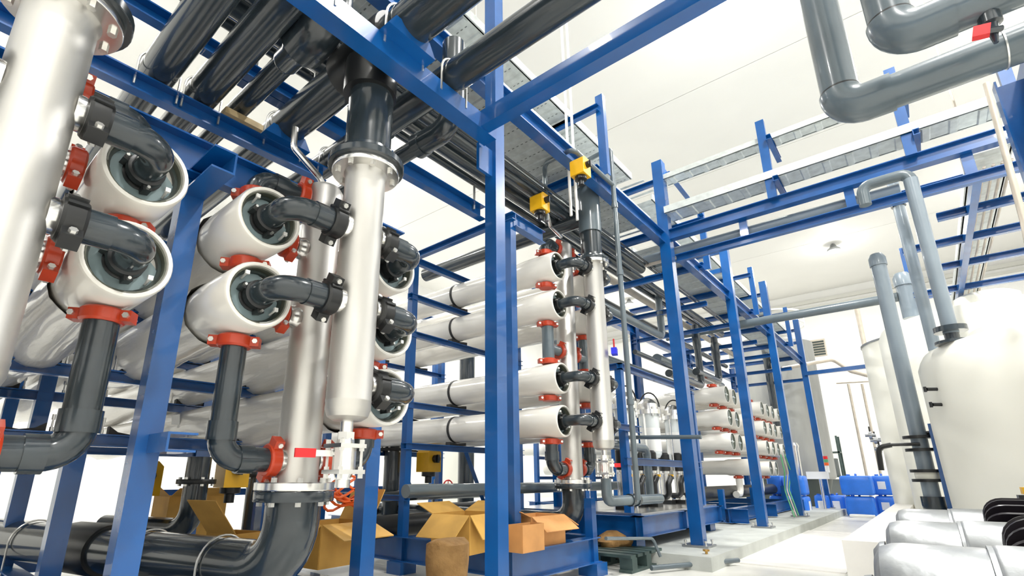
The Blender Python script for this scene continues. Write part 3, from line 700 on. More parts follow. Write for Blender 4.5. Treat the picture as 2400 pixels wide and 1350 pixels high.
# ------------------------------------------------------------------ far rack of vessels
XF3 = -2.35; rows3 = [2.115, 1.735, 1.352, .965]; rn3 = ['top', 'second', 'third', 'lowest']
cols3 = [8.89, 9.31, 9.76, 11.22, 11.68, 12.13, 12.66]; cn3 = ['first', 'second', 'third', 'fourth', 'fifth', 'sixth', 'seventh']
VP3 = None
def far_vessel(y, z, label):
    global VP3
    t = thing('pressure_vessel', label, 'pressure vessel', (XF3, y, z - .14), 'pressure vessels of the far rack')
    if VP3 is None:
        ax = (-1, 0, 0); L = 4.2
        g = G().box((-.014, 0, 0), (.008, .2, .01)).box((-.014, 0, 0), (.008, .01, .2)).cyl((-.02, 0, 0), (-.004, 0, 0), .022, 12)
        VP3 = (G().lathe((0,0,0), ax, [(.02, .126), (0, .129), (0, .137), (.012, .14), (.36, .14), (.43, .12), (L, .12), (L, .1)], 28).mesh('shell', FRP),
               G().lathe((0,0,0), ax, [(.003, .1285), (.012, .11), (.016, .0)], 24, False).mesh('end_cap', GEND), g.mesh('cross_bar', MILK))
    for n, me in zip(('shell', 'end_cap', 'cross_bar'), VP3): inst(me, n, t, (XF3, y, z))
    return t
for ci, y in enumerate(cols3):
    for ri, z in enumerate(rows3):
        if ri == 3 and ci not in (2, 3, 4): continue
        v = far_vessel(y, z, f'white pressure vessel, {cn3[ci]} from the left in the {rn3[ri]} row of the far rack')
        coupling(v, (XF3 - .22, y, z - .165), (0,0,1), (.6, .8, 0), .05, .05)
        if ri == 0 and ci in (0, 3): coupling(v, (XF3 - .22, y, z + .165), (0,0,1), (.6, .8, 0), .05, .05)
for k, y in enumerate((9.76, 11.22)):
    t = thing('steel_drop_elbow', ('left', 'right')[k] + ' pale curved elbow hanging under the far rack', 'pipe', (XF3 - .22, y, .5))
    G().pipe([(XF3 - .22, y, .80), (XF3 - .22, y, .52), (XF3 - .22, y - .28, .52)], .055, .12, 16).obj('pipe', FRP, t)
f3 = thing('rack_frame', 'blue steel frame and skid below the far rack of vessels', 'steel frame', (-4, 10.5, .12))
for x in (-2.55, -4.3, -6.0):
    for y in (8.6, 10.45, 13.0): post(x, y, .14, 2.3 if x < -3 else .62, .08, f3)
    for z in rows3: 
        if x < -3: beam('cross_beam', C_(.06, .05), (x, 8.6, z - .18), (x, 13.0, z - .18), f3)
for x in (-2.45, -4.3, -6.0): beam('base_beam', I_(.2, .1), (x, 8.5, .24), (x, 13.1, .24), f3)
for y in (8.6, 10.45, 13.0): beam('base_beam', I_(.2, .1), (-6.2, y, .24), (-2.2, y, .24), f3)
t = thing('skid_pipe', 'thick black pipe lying low under the far rack', 'pipe', (-2.8, 10, .44))
G().cyl((-2.75, 7.6, .55), (-2.75, 12.9, .55), .11, 24).obj('pipe', BLACK, t)
t = thing('lifting_plate', 'pale triangular plate standing on top of the far rack', 'plate', (-2.7, 9.2, 2.3))
p0 = at(1672, 880, x=-2.65)
G().ext([(-.05, 0), (.62, -.32), (.62, -.40), (-.05, -.12)], (p0.x, p0.y, p0.z), (p0.x - .02, p0.y, p0.z), up=(0, 0, 1)).obj('plate', PAPER, t)
# vertical dark drop pipes between bridge and far skid
for k, (u, v0, v1, r) in enumerate(((1596, 655, 870, .032), (1645, 655, 905, .055), (1686, 665, 895, .06))):
    q = at(u, v1, x=-2.6); ztop = 3.25
    t = thing('bridge_drop_pipe', ('left', 'middle', 'right')[k] + ' of three grey pipes dropping from the pipe bridge', 'pipe', (q.x, q.y, q.z))
    G().pipe([(q.x, q.y, ztop), (q.x, q.y, q.z), (q.x, q.y - 1.6 + .2*k, q.z)], r, r*1.7, 18).obj('pipe', PVC, t)
    G().lathe((q.x, q.y, ztop - .42), (0,0,1), [(0, r*1.02), (.05, r*1.2), (.26, r*1.2), (.32, r*1.02)], 18, False).obj('sleeve', PVC, t)
t = thing('header_pipe', 'horizontal light grey pipe feeding the far rack from the left', 'pipe', (-3, 6.5, 2.0))
q = at(1690, 905, x=-2.9); G().cyl((-2.9, q.y - 3.2, q.z), (-2.9, q.y, q.z), .075, 20).obj('pipe', PVCL, t)
q = at(1500, 870, x=-3.1); t = thing('header_pipe', 'pale horizontal pipe behind the filter housings', 'pipe', (-3.1, 5, q.z)); G().cyl((-3.1, 4.6, q.z), (-3.1, 9, q.z), .06, 20).obj('pipe', PVCL, t)
q = at(1455, 940, x=-3.2); t = thing('header_pipe', 'low pale pipe behind the second manifold', 'pipe', (-3.2, 5, q.z)); G().cyl((-3.2, 4.6, q.z), (-3.2, 9, q.z), .09, 20).obj('pipe', FRP, t)

# ------------------------------------------------------------------ filter and pump skid between the second rack and the far rack
fs = thing('pump_skid', 'blue steel pump skid with I-beam base between the second and far racks', 'steel frame', (-3, 6.6, .12))
beam('base_beam', I_(.2, .1), (-2.3, 4.95, .33), (-2.3, 7.6, .33), fs)
beam('base_beam', I_(.2, .1), (-4.2, 4.95, .33), (-4.2, 7.6, .33), fs)
for y in (5.0, 6.2, 7.5): beam('base_beam', I_(.2, .1), (-4.3, y, .33), (-2.25, y, .33), fs)
for x, y in ((-2.45, 5.15), (-2.45, 7.4), (-4.1, 5.15), (-4.1, 7.4)):
    post(x, y, .42, 1.98 if y > 6 else 1.95, .075, fs); G().ab((x-.1, y-.1, .12), (x+.1, y+.1, .24)).obj('foot_block', BLUE, fs)
beam('top_rail', C_(.07, .05), (-2.45, 5.1, 1.98), (-2.45, 7.45, 1.98), fs)
beam('top_rail', C_(.07, .05), (-4.1, 5.15, 1.98), (-2.4, 5.15, 1.98), fs)
beam('mid_rail', C_(.07, .05), (-2.40, 4.7, 1.30), (-2.40, 5.4, 1.30), fs)
beam('mid_rail', C_(.08, .05), (-2.45, 5.1, .96), (-2.45, 7.45, .96), fs)
G().ab((-4.0, 5.1, .43), (-2.3, 7.5, .45)).obj('drip_tray', STEELB, fs)
for k, u in enumerate((1466, 1522, 1580)):
    q = at(u, 1000, x=-2.75)
    t = thing('filter_housing', ('left', 'middle', 'right')[k] + ' clear filter housing with white label on the pump skid', 'filter', (q.x, q.y, .98))
    G().lathe((q.x, q.y, 0), (0,0,1), [(1.02, .02), (1.04, .10), (1.08, .125), (1.10, .13), (1.62, .13)], 28).obj('bowl', MILK, t)
    c = G().lathe((q.x, q.y, 0), (0,0,1), [(1.60, .13), (1.60, .165), (1.66, .165), (1.66, .14), (1.74, .13), (1.80, .07), (1.82, .03)], 28).obj('cap', STEELB, t)
    for i in range(8): inst(bolt_mesh(.014, .12, (0,0,1)), 'bolt', c, (q.x + .15*math.cos(i*.785), q.y + .15*math.sin(i*.785), 1.63))
    n = 12; vs = []
    for z in (1.12, 1.42):
        for i in range(n + 1):
            a = R(-100 + 160*i/n - 30); vs.append((q.x + .1325*math.cos(a), q.y + .1325*math.sin(a), z))
    G().add(vs, [(i, i+1, n+2+i, n+1+i) for i in range(n)]).obj('label_sheet', PAPER, t)
    G().sweep([V((q.x + .14*math.cos(a), q.y + .05, 1.68 + .22*math.sin(a))) for a in [math.pi*i/12 for i in range(13)]], .01, 8).obj('bail_handle', BLACK, t)
    for s in (-1, 1): G().cyl((q.x, q.y + s*.15, .45), (q.x, q.y + s*.15, 1.6), .014, 8).obj('tie_rod', STEELB, t)
for k, u in enumerate((1462, 1497, 1530, 1562, 1594)):
    q = at(u, 1140, x=-2.72 - .12*(k % 2))
    t = thing('vertical_pump', ('first', 'second', 'third', 'fourth', 'fifth')[k] + ' of the slim vertical stainless pumps on the skid, counted from the left', 'pump', (q.x, q.y, .45))
    G().ab((q.x - .08, q.y - .08, .45), (q.x + .08, q.y + .08, .50)).obj('base', BLACK, t)
    G().lathe((q.x, q.y, .5), (0,0,1), [(0, .075), (.06, .075), (.07, .055), (.34, .055), (.35, .07), (.38, .07)], 18).obj('sleeve', STEELB, t)
    G().lathe((q.x, q.y, .88), (0,0,1), [(0, .065), (.02, .075), (.22, .075), (.25, .05)], 14).obj('motor', BLACK, t)
    for a in (45, 135, 225, 315): G().cyl((q.x + .068*math.cos(R(a)), q.y + .068*math.sin(R(a)), .5), (q.x + .068*math.cos(R(a)), q.y + .068*math.sin(R(a)), .88), .007, 6).obj('staybolt', STEELB, t)
    G().pipe([(q.x + .05, q.y, .56), (q.x + .2, q.y, .56), (q.x + .2, q.y, .72), (q.x + .2, q.y + .1, .8)], .035, .06, 12).obj('discharge_bend', BLACK, t)
    G().box((q.x + .09, q.y, .82), (.03, .05, .03)).obj('gauge_cock', YEL, t)
t = thing('suction_pipe', 'pale horizontal pipe with open end crossing the leaning second post', 'pipe', (-2, 5, 1.2))
G().cyl((-2.7, 5.42, 1.235), at(1644, 1024, y=5.42), .022, 14).obj('pipe', PVCL, t)
t = thing('suction_pipe', 'grey manifold pipe above the slim pumps', 'pipe', (-2.6, 6, 1.0))
G().pipe([(-2.62, 4.9, 1.14), (-2.62, 6.1, 1.14), (-2.62, 6.1, .5)], .05, .1, 14).obj('pipe', PVCL, t)
t = thing('suction_pipe', 'long grey pipe along the floor behind the second base elbow', 'pipe', (-3, 4, .6))
G().cyl((-3.0, 2.6, .70), (-3.0, 6.0, .70), .05, 16).obj('pipe', PVCL, t)
conduit([at(1420, 1262, x=-2.05), at(1530, 1262, x=-2.05), at(1548, 1305, x=-2.0)], .014, 'thin grey rail in front of the plinth', PVCL, 'guard_rail')
conduit([(-2.0, 4.55, .045), (-1.55, 5.5, .045)], .022, 'grey pipe lying on the floor before the plinth corner', PVCL, 'floor_pipe')
t = thing('tap', 'small brass tap on the floor pipe at the plinth corner', 'tap', (-1.72, 5.15, 0))
G().lathe((-1.72, 5.15, .02), (0,0,1), [(0, .02), (.05, .025), (.06, .012), (.12, .012), (.125, .03), (.14, .03)], 10).pipe([(-1.72, 5.15, .06), (-1.66, 5.1, .06), (-1.66, 5.1, .01)], .013, .03, 8).obj('body', mat('brass', (.55, .33, .1), .35, .8), t)

# ------------------------------------------------------------------ boxes, sack, pallet
def carton(c, d, rz, m, label, flaps, h=None):
    """open box, walls with thickness; flaps = list of (side, length, droop angle)"""
    t = thing('cardboard_box', label, 'box', c); M = Matrix.Rotation(rz, 3, 'Z'); x, y, z = d; k = .006; C0 = V(c)
    g = G()
    for o, s in (((0, 0, k/2), (x, y, k)), ((x/2, 0, z/2), (k, y, z)), ((-x/2, 0, z/2), (k, y, z)), ((0, y/2, z/2), (x, k, z)), ((0, -y/2, z/2), (x, k, z))):
        g.box(C0 + M @ V(o), s, M=M)
    g.obj('carton', m, t)
    for side, ln, ang in flaps:
        ax = {'+x': (1,0), '-x': (-1,0), '+y': (0,1), '-y': (0,-1)}[side]; n = V((*ax, 0)); e = V((-n.y, n.x, 0)); wd = y if ax[0] else x; hz = x/2 if ax[0] else y/2
        dr = n * math.cos(R(ang)) + V((0,0,1)) * math.sin(R(ang)); nn = dr.cross(e)
        Mf = M @ Matrix((dr, e, nn)).transposed()
        G().box(C0 + M @ (n*hz + V((0,0,z)) + dr*ln/2), (ln, wd*.98, k), M=Mf).obj('flap', m, t)
    return t
carton((-2.62, 2.86, .30), (.32, .40, .25), R(8), CARD, 'open yellowish carton with wide drooping flap, left of the centre post', [('+x', .18, -55), ('-x', .16, 25), ('+y', .2, 20), ('-y', .22, -38)])
carton((-2.50, 3.52, .30), (.30, .42, .21), R(-4), CARDO, 'orange-brown open carton with flap hanging right of the centre post', [('+x', .17, -35), ('+y', .22, -25), ('-y', .12, 20)])
carton((-2.28, 3.12, .30), (.12, .26, .18), R(0), CARDO, 'small orange-brown carton just left of the centre post', [])
carton((-2.72, 1.80, .33), (.3, .36, .22), R(5), CARD, 'open yellow carton behind the near base elbow', [('+x', .2, -20), ('-y', .25, -30), ('+y', .2, 62)])
carton((-5.2, 1.95, .30), (.3, .5, .34), R(5), CARD, 'pale carton on the floor frame seen beyond the left drop pipes', [('+x', .16, 25), ('-y', .25, 40)])
carton((-3.3, 1.52, .28), (.25, .2, .2), R(15), CARD, 'small carton leaning behind the near header post', [('-y', .25, 50)])
t = thing('cable_coil', 'bundle of orange cable in the carton behind the near header', 'cable', (-2.6, 1.9, .6))
for k in range(5): G().sweep([V((-2.72 + .02*k, 1.9 + .16*math.cos(a), .66 + .025*k + .05*math.sin(2*a + k))) for a in [2*math.pi*i/20 for i in range(21)]], .008, 6).obj('loop', ORNG, t)
def blobmesh(c, prof, n, nz, seed, m, name, label, cat):
    rnd = random.Random(seed); vs = []; fs = []
    for j, (z, rx, ry) in enumerate(prof):
        for i in range(n):
            a = 2*math.pi*i/n; k = 1 + nz*(rnd.random() - .5) + nz*.7*math.sin(3*a + j*.8)
            vs.append((c[0] + rx*k*math.cos(a), c[1] + ry*k*math.sin(a), c[2] + z))
    for j in range(len(prof)-1):
        for i in range(n): fs.append((j*n+i, j*n+(i+1)%n, (j+1)*n+(i+1)%n, (j+1)*n+i))
    fs.append(tuple(range(n-1, -1, -1))); fs.append(tuple((len(prof)-1)*n+i for i in range(n)))
    o = G().add(vs, fs).obj(name, m, None, 60); return tag(o, label, cat)
blobmesh((-2.22, 2.27, 0), [(0, .07, .07), (.1, .08, .095), (.2, .10, .12), (.34, .11, .135), (.43, .11, .14), (.455, .05, .12)], 22, .07, 3, SACK, 'sack', 'stained brown sack standing left of the centre post', 'sack')
blobmesh((-2.55, 4.95, .145), [(0, .13, .16), (.05, .15, .18), (.10, .11, .13), (.14, .05, .06)], 18, .25, 8, SACK, 'crumpled_cloth', 'crumpled brown cloth on the dark pallet', 'cloth')
t = thing('pallet', 'dark green plastic pallet behind the second rack base', 'pallet', (-2.6, 4.75, 0))
for i in range(5): G().ab((-3.0, 4.42 + .145*i, .12), (-2.12, 4.52 + .145*i, .145)).obj('deck_board', DGRN, t)
for x in (-2.97, -2.6, -2.24):
    for y in (4.44, 4.74, 4.99): G().ab((x, y, .025), (x + .12, y + .1, .12)).obj('block', DGRN, t)
    G().ab((x, 4.42, 0), (x + .12, 5.10, .025)).obj('runner', DGRN, t)

# ------------------------------------------------------------------ clutter behind the second rack (seen under the vessels)
for k, (u, x, r, z0, z1) in enumerate(((1092, -5.6, .13, .1, 3.2), (918, -4.9, .1, .35, 1.3), (600, -5.2, .08, .09, 1.0), (462, -4.3, .085, .42, .95))):
    q = at(u, 1119, x=x)
    t = thing('standing_pipe', ('thick dark vertical pipe behind the second rack', 'dark vertical pipe below the wrapped vessels near the second rack', 'dark vertical pipe behind the near drop pipe', 'dark curved pipe behind the near base elbow')[k], 'pipe', (q.x, q.y, z0))
    pts = [(q.x, q.y, z1), (q.x, q.y, z0)] + ([(q.x - .9, q.y - .3, z0)] if k >= 2 else [])
    G().pipe(pts, r, .16, 20).obj('pipe', PVC, t)
    flange(t, (q.x, q.y, z1 - .2), (0,0,1), r*1.6, .035, BLACK, 'flange', 6)
actuator(at(1005, 1080, x=-4.6), 'yellow valve actuator under the second rack vessels', 1.6)
actuator(at(545, 1106, x=-4.4), 'yellow valve actuator behind the near drop pipe elbow', 1.5)
actuator(at(335, 1122, x=-4.8), 'yellow valve actuator left of the bent drop pipe, behind the left blue post', 1.6)
for k, (u, v, x, r, lab) in enumerate(((1000, 1160, -4.6, .055, 'dark horizontal pipe behind the second rack post'), (1000, 1225, -3.9, .1, 'thick black pipe lying behind the open yellow carton'), (1000, 1190, -5.2, .05, 'thin dark pipe low behind the second rack'))):
    q = at(u, v, x=x); t = thing('floor_pipe', lab, 'pipe', (x, q.y, q.z - r)); G().cyl((x, q.y - 1.2, q.z), (x, q.y + 1.5, q.z), r, 20).obj('pipe', BLACK if k else PVC, t)
for k, (u, v, m_) in enumerate(((950, 1142, BLACK), (1050, 1142, REDP))):
    q = at(u, v, x=-4.9); t = thing('handwheel_valve', ('black', 'red')[k] + ' handwheel valve behind the second rack', 'valve', q - V((0,0,.2)))
    G().sweep([q + V((0, .09*math.cos(a), .09*math.sin(a))) for a in [2*math.pi*i/24 for i in range(25)]], .01, 6).cyl(q - V((0,.09,0)), q + V((0,.09,0)), .006, 6).cyl(q - V((0,0,.09)), q + V((0,0,.09)), .006, 6).obj('wheel', m_, t)
    G().cyl(q, q - V((.15,0,0)), .02, 8).lathe(q - V((.2,0,.2)), (0,0,1), [(0,.03),(.02,.08),(.05,.08),(.08,.05),(.3,.05)], 12).obj('body', PVC, t)
t = thing('inner_frame', 'distant blue frame behind the racks, seen under the vessels', 'steel frame', (-6.8, 4, 0))
for y in (.6, 1.9, 3.4, 5.0, 6.6): post(-6.9, y, 0, 3.1, .09, t)
for z in (.62, 1.4, 3.05): beam('rail', C_(.08, .05), (-6.9, 2.2 if z < 3 else .4, z), (-6.9, 6.8, z), t)
t = thing('storage_tank', 'white cylindrical tank standing far behind the second rack', 'tank', (-8.9, 8.6, 0))
G().lathe((-8.9, 8.6, 0), (0,0,1), [(0, .9), (2.2, .9), (2.5, .6), (2.6, .2)], 40).obj('shell', CREAM, t)

# ------------------------------------------------------------------ right side: overhead pipes, pipe rack, tanks, pumps
def bigelbow(p, r, zt, label, x1=4.2):
    t = thing('overhead_pipe', label, 'pipe', (p.x, p.y, p.z - r))
    G().cyl((p.x, p.y, p.z + r*1.35), (p.x, p.y, zt), r, 36).obj('vertical_pipe', PVCL, t)
    G().pipe([(p.x, p.y, p.z + r*1.2), p, (p.x + r*2.4, p.y, p.z)], r*1.12, r*1.15, 36).obj('elbow', PVCL, t)
    G().lathe((p.x, p.y, p.z + r*1.2), (0,0,1), [(0, r), (0, r*1.06), (.012, r*1.06), (.012, r)], 36, False).obj('joint_ring', BLACK, t)
    G().cyl((p.x + r*1.7, p.y, p.z), (x1, p.y, p.z), r, 36).obj('horizontal_pipe', PVCL, t)
    return t
pa = at(1978, 258, y=2.85)
ra = bigelbow(pa, .083, ZC, 'thick grey pipe dropping from above and elbowing right, the lower of two')
pb = at(2098, 92, y=2.5)
rb = bigelbow(pb, .079, ZC, 'thick grey pipe elbow at the top right, the upper of two')
q = at(2368, 170, y=pa.y)
G().lathe((q.x, q.y, pa.z), (1,0,0), [(0, .083), (0, .088), (.006, .088), (.006, .083)], 32, False).obj('strap', ZINC, ra)
t = thing('ball_valve', 'grey twin ball valve with two red handles between the top right pipes', 'valve', at(2330, 80, y=2.55))
a0 = at(2295, -40, y=2.5); a1 = at(2335, 100, y=2.5)
G().sweep([a0, a0.lerp(a1, .3), a0.lerp(a1, .32), a0.lerp(a1, .7), a0.lerp(a1, .72), a1], [.02, .02, .036, .036, .022, .008], 14).obj('body', PVC, t)
for (u, v) in ((2272, 2), (2300, 75)):
    c = at(u, v, y=2.46); h = G().box(c, (.05, .03, .045), M=Matrix.Rotation(R(15), 3, 'Y')).obj('handle', REDP, t)
    G().cyl(c, c + V((.06, .03, .0)), .012, 8).obj('spindle', PVC, t)
sp = thing('pipe_prop_post', 'blue bracket post propping the lower right overhead pipe', 'steel frame', (.5, 3.25, 0))
c0 = at(2362, 190, y=3.25); c1 = at(2420, 420, y=3.25)
beam('channel', C_(.12, .07, .008), (c0.x, 3.25, c0.z - .02), (c0.x, 3.25, 0), sp, up=(1, 0, 0))
beam('shelf', L_(.08, .08, .008), (c0.x + .05, 2.8, c0.z - .03), (c0.x + .05, 3.6, c0.z - .03), sp)
t = conduit([at(2312, 195, y=4.2), at(2345, 330, y=4.2), at(2400, 520, y=4.2), at(2420, 620, y=4.2)], .018, 'tan conduit slanting down at the right edge', TAN)
# rack running away over the tanks
rk = thing('pipe_rack', 'blue overhead rack running away above the tanks at right', 'steel frame', (1.3, 8.5, 3.3))
beam('long_beam', C_(.09, .06, .008), (.72, 5.65, 3.30), (.72, 13.5, 3.30), rk)
beam('long_beam', C_(.09, .06, .008), (2.3, 5.65, 3.30), (2.3, 13.5, 3.30), rk)
for i, y in enumerate((6.5, 7.3, 8.2, 9.3, 10.6, 12.2)):
    beam('cross_beam', C_(.08, .06, .008), (.2 if i % 2 else .5, y, 3.33), (2.6, y, 3.33), rk)
    if i % 2: beam('side_post', C_(.06, .05, .007), (.25, y, 3.3), (.25, y, 4.1), rk, up=(1, 0, 0)); beam('side_arm', C_(.06, .05, .007), (.25, y, 4.05), (.9, y, 4.05), rk)
for i, y in enumerate((7.3, 9.3, 12.2)): beam('tall_post', Q_(.09, .09), (2.3, y, .0), (2.3, y, 4.2), rk, up=(0, 1, 0))
beam('tall_post', Q_(.09, .09), (.30, 8.0, 2.8), (.30, 8.0, 4.3), rk, up=(0, 1, 0))
t = tray((.78, 5.9), (1.06, 13.2), 'y', 3.62, 'ribbed galvanised tray running away above the tan conduits at right', 26)
for i in range(5):
    x = .775 + .058*i; t = thing('conduit', ('first', 'second', 'third', 'fourth', 'fifth')[i] + ' tan conduit from the left under the right-hand tray', 'pipe', (x, 5.8, 3.4), 'tan conduits under the right-hand tray')
    G().cyl((x, 5.8, 3.43), (x, 13.0, 3.43), .012, 10).obj('pipe', TAN, t)
# tanks
tk = thing('storage_tank', 'large cream plastic tank at the right edge behind the pump motors', 'tank', (1.36, 5.6, 0))
G().lathe((1.36, 5.6, 0), (0,0,1), [(0, 1.24), (.05, 1.28), (.55, 1.29), (1.15, 1.30), (1.66, 1.30), (1.71, 1.28), (1.76, 1.25), (1.83, 1.0), (1.9, .95), (2.02, .5), (2.04, .42)], 72).obj('shell', CREAM, tk)
G().lathe((1.36, 5.6, 2.03), (0,0,1), [(0, .4), (.1, .4), (.13, .36), (.14, .1)], 40).obj('lid', CREAM, tk)
tk2 = thing('storage_tank', 'cream tank with round lid behind the nearest cream tank', 'tank', (.98, 9.5, 0))
G().lathe((.98, 9.5, 0), (0,0,1), [(0, 1.22), (.06, 1.25), (2.75, 1.25), (2.86, 1.2), (2.95, .8), (3.0, .38)], 64).obj('shell', CREAM, tk2)
G().lathe((.98, 9.5, 2.98), (0,0,1), [(0, .36), (.2, .36), (.24, .3), (.26, .1)], 36).obj('lid', CREAM, tk2)
tk3 = thing('storage_tank', 'pale tank with dark-edged top left of the tanks, half hidden by grey standpipes', 'tank', (.35, 12.6, 0))
G().lathe((.35, 12.6, 0), (0,0,1), [(0, 1.0), (3.3, 1.0), (3.34, .98), (3.4, .4)], 56).obj('shell', CREAM, tk3)
G().lathe((.35, 12.6, 3.30), (0,0,1), [(0, 1.0), (0, 1.015), (.03, 1.015), (.03, 1.0)], 56, False).obj('rim_band', ALU, tk3)
def standpipe(u0, v0, u1, v1, y, r, label, cap=True, m=PVCB):
    a = at(u0, v0, y=y); b = at(u1, v1, y=y); x = (a.x + b.x)/2
    t = thing('standpipe', label, 'pipe', (x, y, b.z)); G().cyl((x, y, b.z), (x, y, a.z), r, 22).obj('pipe', m, t)
    if cap: G().lathe((x, y, a.z - r*1.4), (0,0,1), [(0, r*1.15), (r*1.3, r*1.15), (r*2.0, r*.8), (r*2.2, 0)], 22).obj('cap', m, t)
    return t, x, a.z, b.z
t1, x1, zt, zb = standpipe(2053, 605, 2188, 1165, 6.0, .062, 'tall capped grey standpipe with flanged valve, left of the near cream tank')
for z in (1.13, 1.02, .84, .76): G().lathe((x1, 6.0, z), (0,0,1), [(0, .062), (0, .115), (.025, .115), (.025, .062)], 24, False).obj('flange', BLACK, t1)
G().lathe((x1, 6, .77), (0,0,1), [(0, .085), (.05, .09), (.07, .085)], 20).obj('spacer', CREAM, t1)
hv = G().cyl((x1, 5.92, 1.08), (x1 - .22, 5.92, 1.08), .014, 8).pipe([(x1 - .2, 5.92, 1.08), (x1 - .3, 5.92, 1.06), (x1 - .31, 5.92, .86)], .022, .06, 8).obj('valve_lever', BLACK, t1)
G().cyl((x1, 6.0, 1.17), (x1 + .22, 6.0, 1.19), .018, 8).cyl((x1 + .2, 6.0, 1.19), (x1 + .3, 6.0, 1.19), .03, 10).obj('side_nipple', BLACK, t1)
G().pipe([(x1, 6, .64), (x1, 6, .45), (x1 + .3, 6, .45)], .085, .12, 18).obj('foot_elbow', PVC, t1)
t = thing('support_strut', 'slim blue strut beside the capped standpipe', 'steel post', (x1 + .12, 5.9, .3)); beam('strut', C_(.06, .05, .007), (x1 + .11, 5.9, .3), (x1 + .11, 5.9, 1.25), t, up=(1, 0, 0))
t2, x2, zt2, zb2 = standpipe(2135, 420, 2228, 782, 5.05, .048, 'grey pipe descending onto the shoulder of the near cream tank', False)
G().pipe([(x2, 5.05, zt2 - .05), (x2, 5.05, zt2 + .06), (x2 - .32, 5.05, zt2 + .06), (x2 - .32, 5.05, zt2 - .12)], .045, .07, 16).obj('gooseneck', PVCL, t2)
G().lathe((x2, 5.05, 1.76), (0,0,1), [(0, .05), (0, .11), (.02, .11), (.02, .045), (.09, .045), (.09, .1), (.13, .1), (.13, .05)], 24).obj('tank_flange', PVC, t2)
t3, x3, zt3, zb3 = standpipe(2092, 420, 2190, 822, 6.9, .055, 'slanting-looking grey pipe behind the tall capped standpipe, reaching the truss', False)
G().lathe((x3, 6.9, zt3 - .35), (0,0,1), [(0, .055), (.0, .07), (.06, .07), (.06, .055)], 16, False).obj('joint', PVC, t3)
t4, x4, zt4, zb4 = standpipe(2113, 650, 2137, 745, 9.3, .1, 'short capped grey vent on the pale far tank')
t = thing('transfer_pipe', 'long grey pipe crossing the aisle from the bridge to the far vent', 'pipe', (-1, 9.2, 3.3)); G().cyl((-3.4, 9.3, 3.36), (x4 - .1, 9.3, 3.36), .07, 22).obj('pipe', PVCL, t)
G().cyl((x4 - .3, 9.3, 3.36), (x4 - .22, 9.3, 3.36), .09, 20).obj('joint', PVC, t)
t = thing('transfer_pipe', 'grey pipe turning down behind the third tall post', 'pipe', (-2.6, 9.4, 1.6)); q = at(1790, 800, x=-2.7)
G().pipe([(-2.7, q.y - 2.4, q.z), (-2.7, q.y, q.z), (-2.7, q.y, 1.7)], .085, .14, 20).obj('pipe', PVC, t)
# pump motors in a row
def motor(x0, y, z, r, L, label):
    t = thing('pump_motor', label, 'motor', (x0 + L/2, y, 0), 'cast pump motors along the right edge')
    e = .62
    G().lathe((x0, y, z), (1,0,0), [(0, r*.35), (.004, r*.5), (.012, r*.78), (.03, r*.93), (.06, r*.985), (.09, r), (L*.44, r), (L*.45, r*.99), (L*.46, r*.99), (L*.47, r*1.03), (L*.49, r*1.05), (L, r*1.05)], 56).obj('casing', ALU, t)
    G().lathe((x0 - .004, y, z), (-1,0,0), [(0, r*.5), (.02, r*.48), (.05, r*.3), (.055, .02)], 32).obj('end_bearing_cap', ALU, t)
    G().lathe((x0 + L*.45, y, z), (1,0,0), [(0, r*1.0), (0, r*1.035), (.012, r*1.035), (.012, r)], 48, False).obj('seam_ring', ALU, t)
    bx = x0 + L*.86; by = y - r*.55; bz = z + r*.88
    G().lathe((bx, by, bz), (0, -.5, .86), [(0, .03), (.018, .03), (.02, .022), (.03, .022), (.032, .012), (.036, .012)], 16).obj('eye_plug', STEELB, t)
    G().ab((x0 + .12, y - r*.8, .05), (x0 + L, y + r*.8, z - r*.6)).obj('pedestal', ALU, t)
    G().ab((x0 + .05, y - r, .0), (x0 + L + .3, y + r, .06)).obj('base_plate', PLAT, t)
    return t
for k, (x0, y) in enumerate(((-.20, 2.12), (-.235, 3.28), (-.25, 4.5))):
    motor(x0, y, .60 - .2 + (.004, .0, .0)[k], .2, .62, ('nearest silver cast motor in the row at the bottom right', 'second silver cast motor in the row', 'third silver cast motor, farthest in the row')[k])
def cowl(x0, y, z, label):
    """black finned motor body: radial fins along its length with rounded ends"""
    t = thing('finned_motor', label, 'motor', (x0 + .4, y, 0), 'black finned motors beside the silver motors')
    L = .8; zc = z + .09; rb = .12; rf = .215
    G().lathe((x0 + .04, y, zc), (1, 0, 0), [(0, .03), (0, rb*.8), (.02, rb), (L, rb)], 28).obj('body', FIN, t)
    for i in range(11):
        a = R(12 + 15.6*i); n = V((0, -math.cos(a), math.sin(a))); d = n.cross(V((1, 0, 0)))
        prof = [(.0, rb*.8), (L, rb*.8), (L, rf)] + [(.085 - .085*math.sin(R(90*j/6)), rf - .085 + .085*math.cos(R(90*j/6))) for j in range(7)]
        c = V((x0, y, zc)); G().ext(prof, c - d*.005, c + d*.005, up=n).obj('fin', FIN, t)
    G().ab((x0 + .12, y - .12, .06), (x0 + L - .05, y + .12, zc - .09)).obj('pedestal', ALU, t)
    G().ab((x0 + .05, y - .17, 0), (x0 + L, y + .17, .06)).obj('base_plate', PLAT, t)
    return t
cowl(.15, 2.70, .365, 'black finned motor between the nearest silver motors')
cowl(.165, 3.88, .39, 'black finned motor beyond the second silver motor')
t = thing('warning_block', 'yellow and black block on the right edge above the black finned motors', 'block', (.5, 3.95, .84))
q = at(2396, 1158, y=4.0); G().ab((q.x, 3.95, q.z), (q.x + .12, 4.05, q.z + .035)).obj('yellow_cap', YEL, t); G().ab((q.x - .02, 3.95, q.z - .06), (q.x + .10, 4.05, q.z - .005)).obj('black_base', BLACK, t)
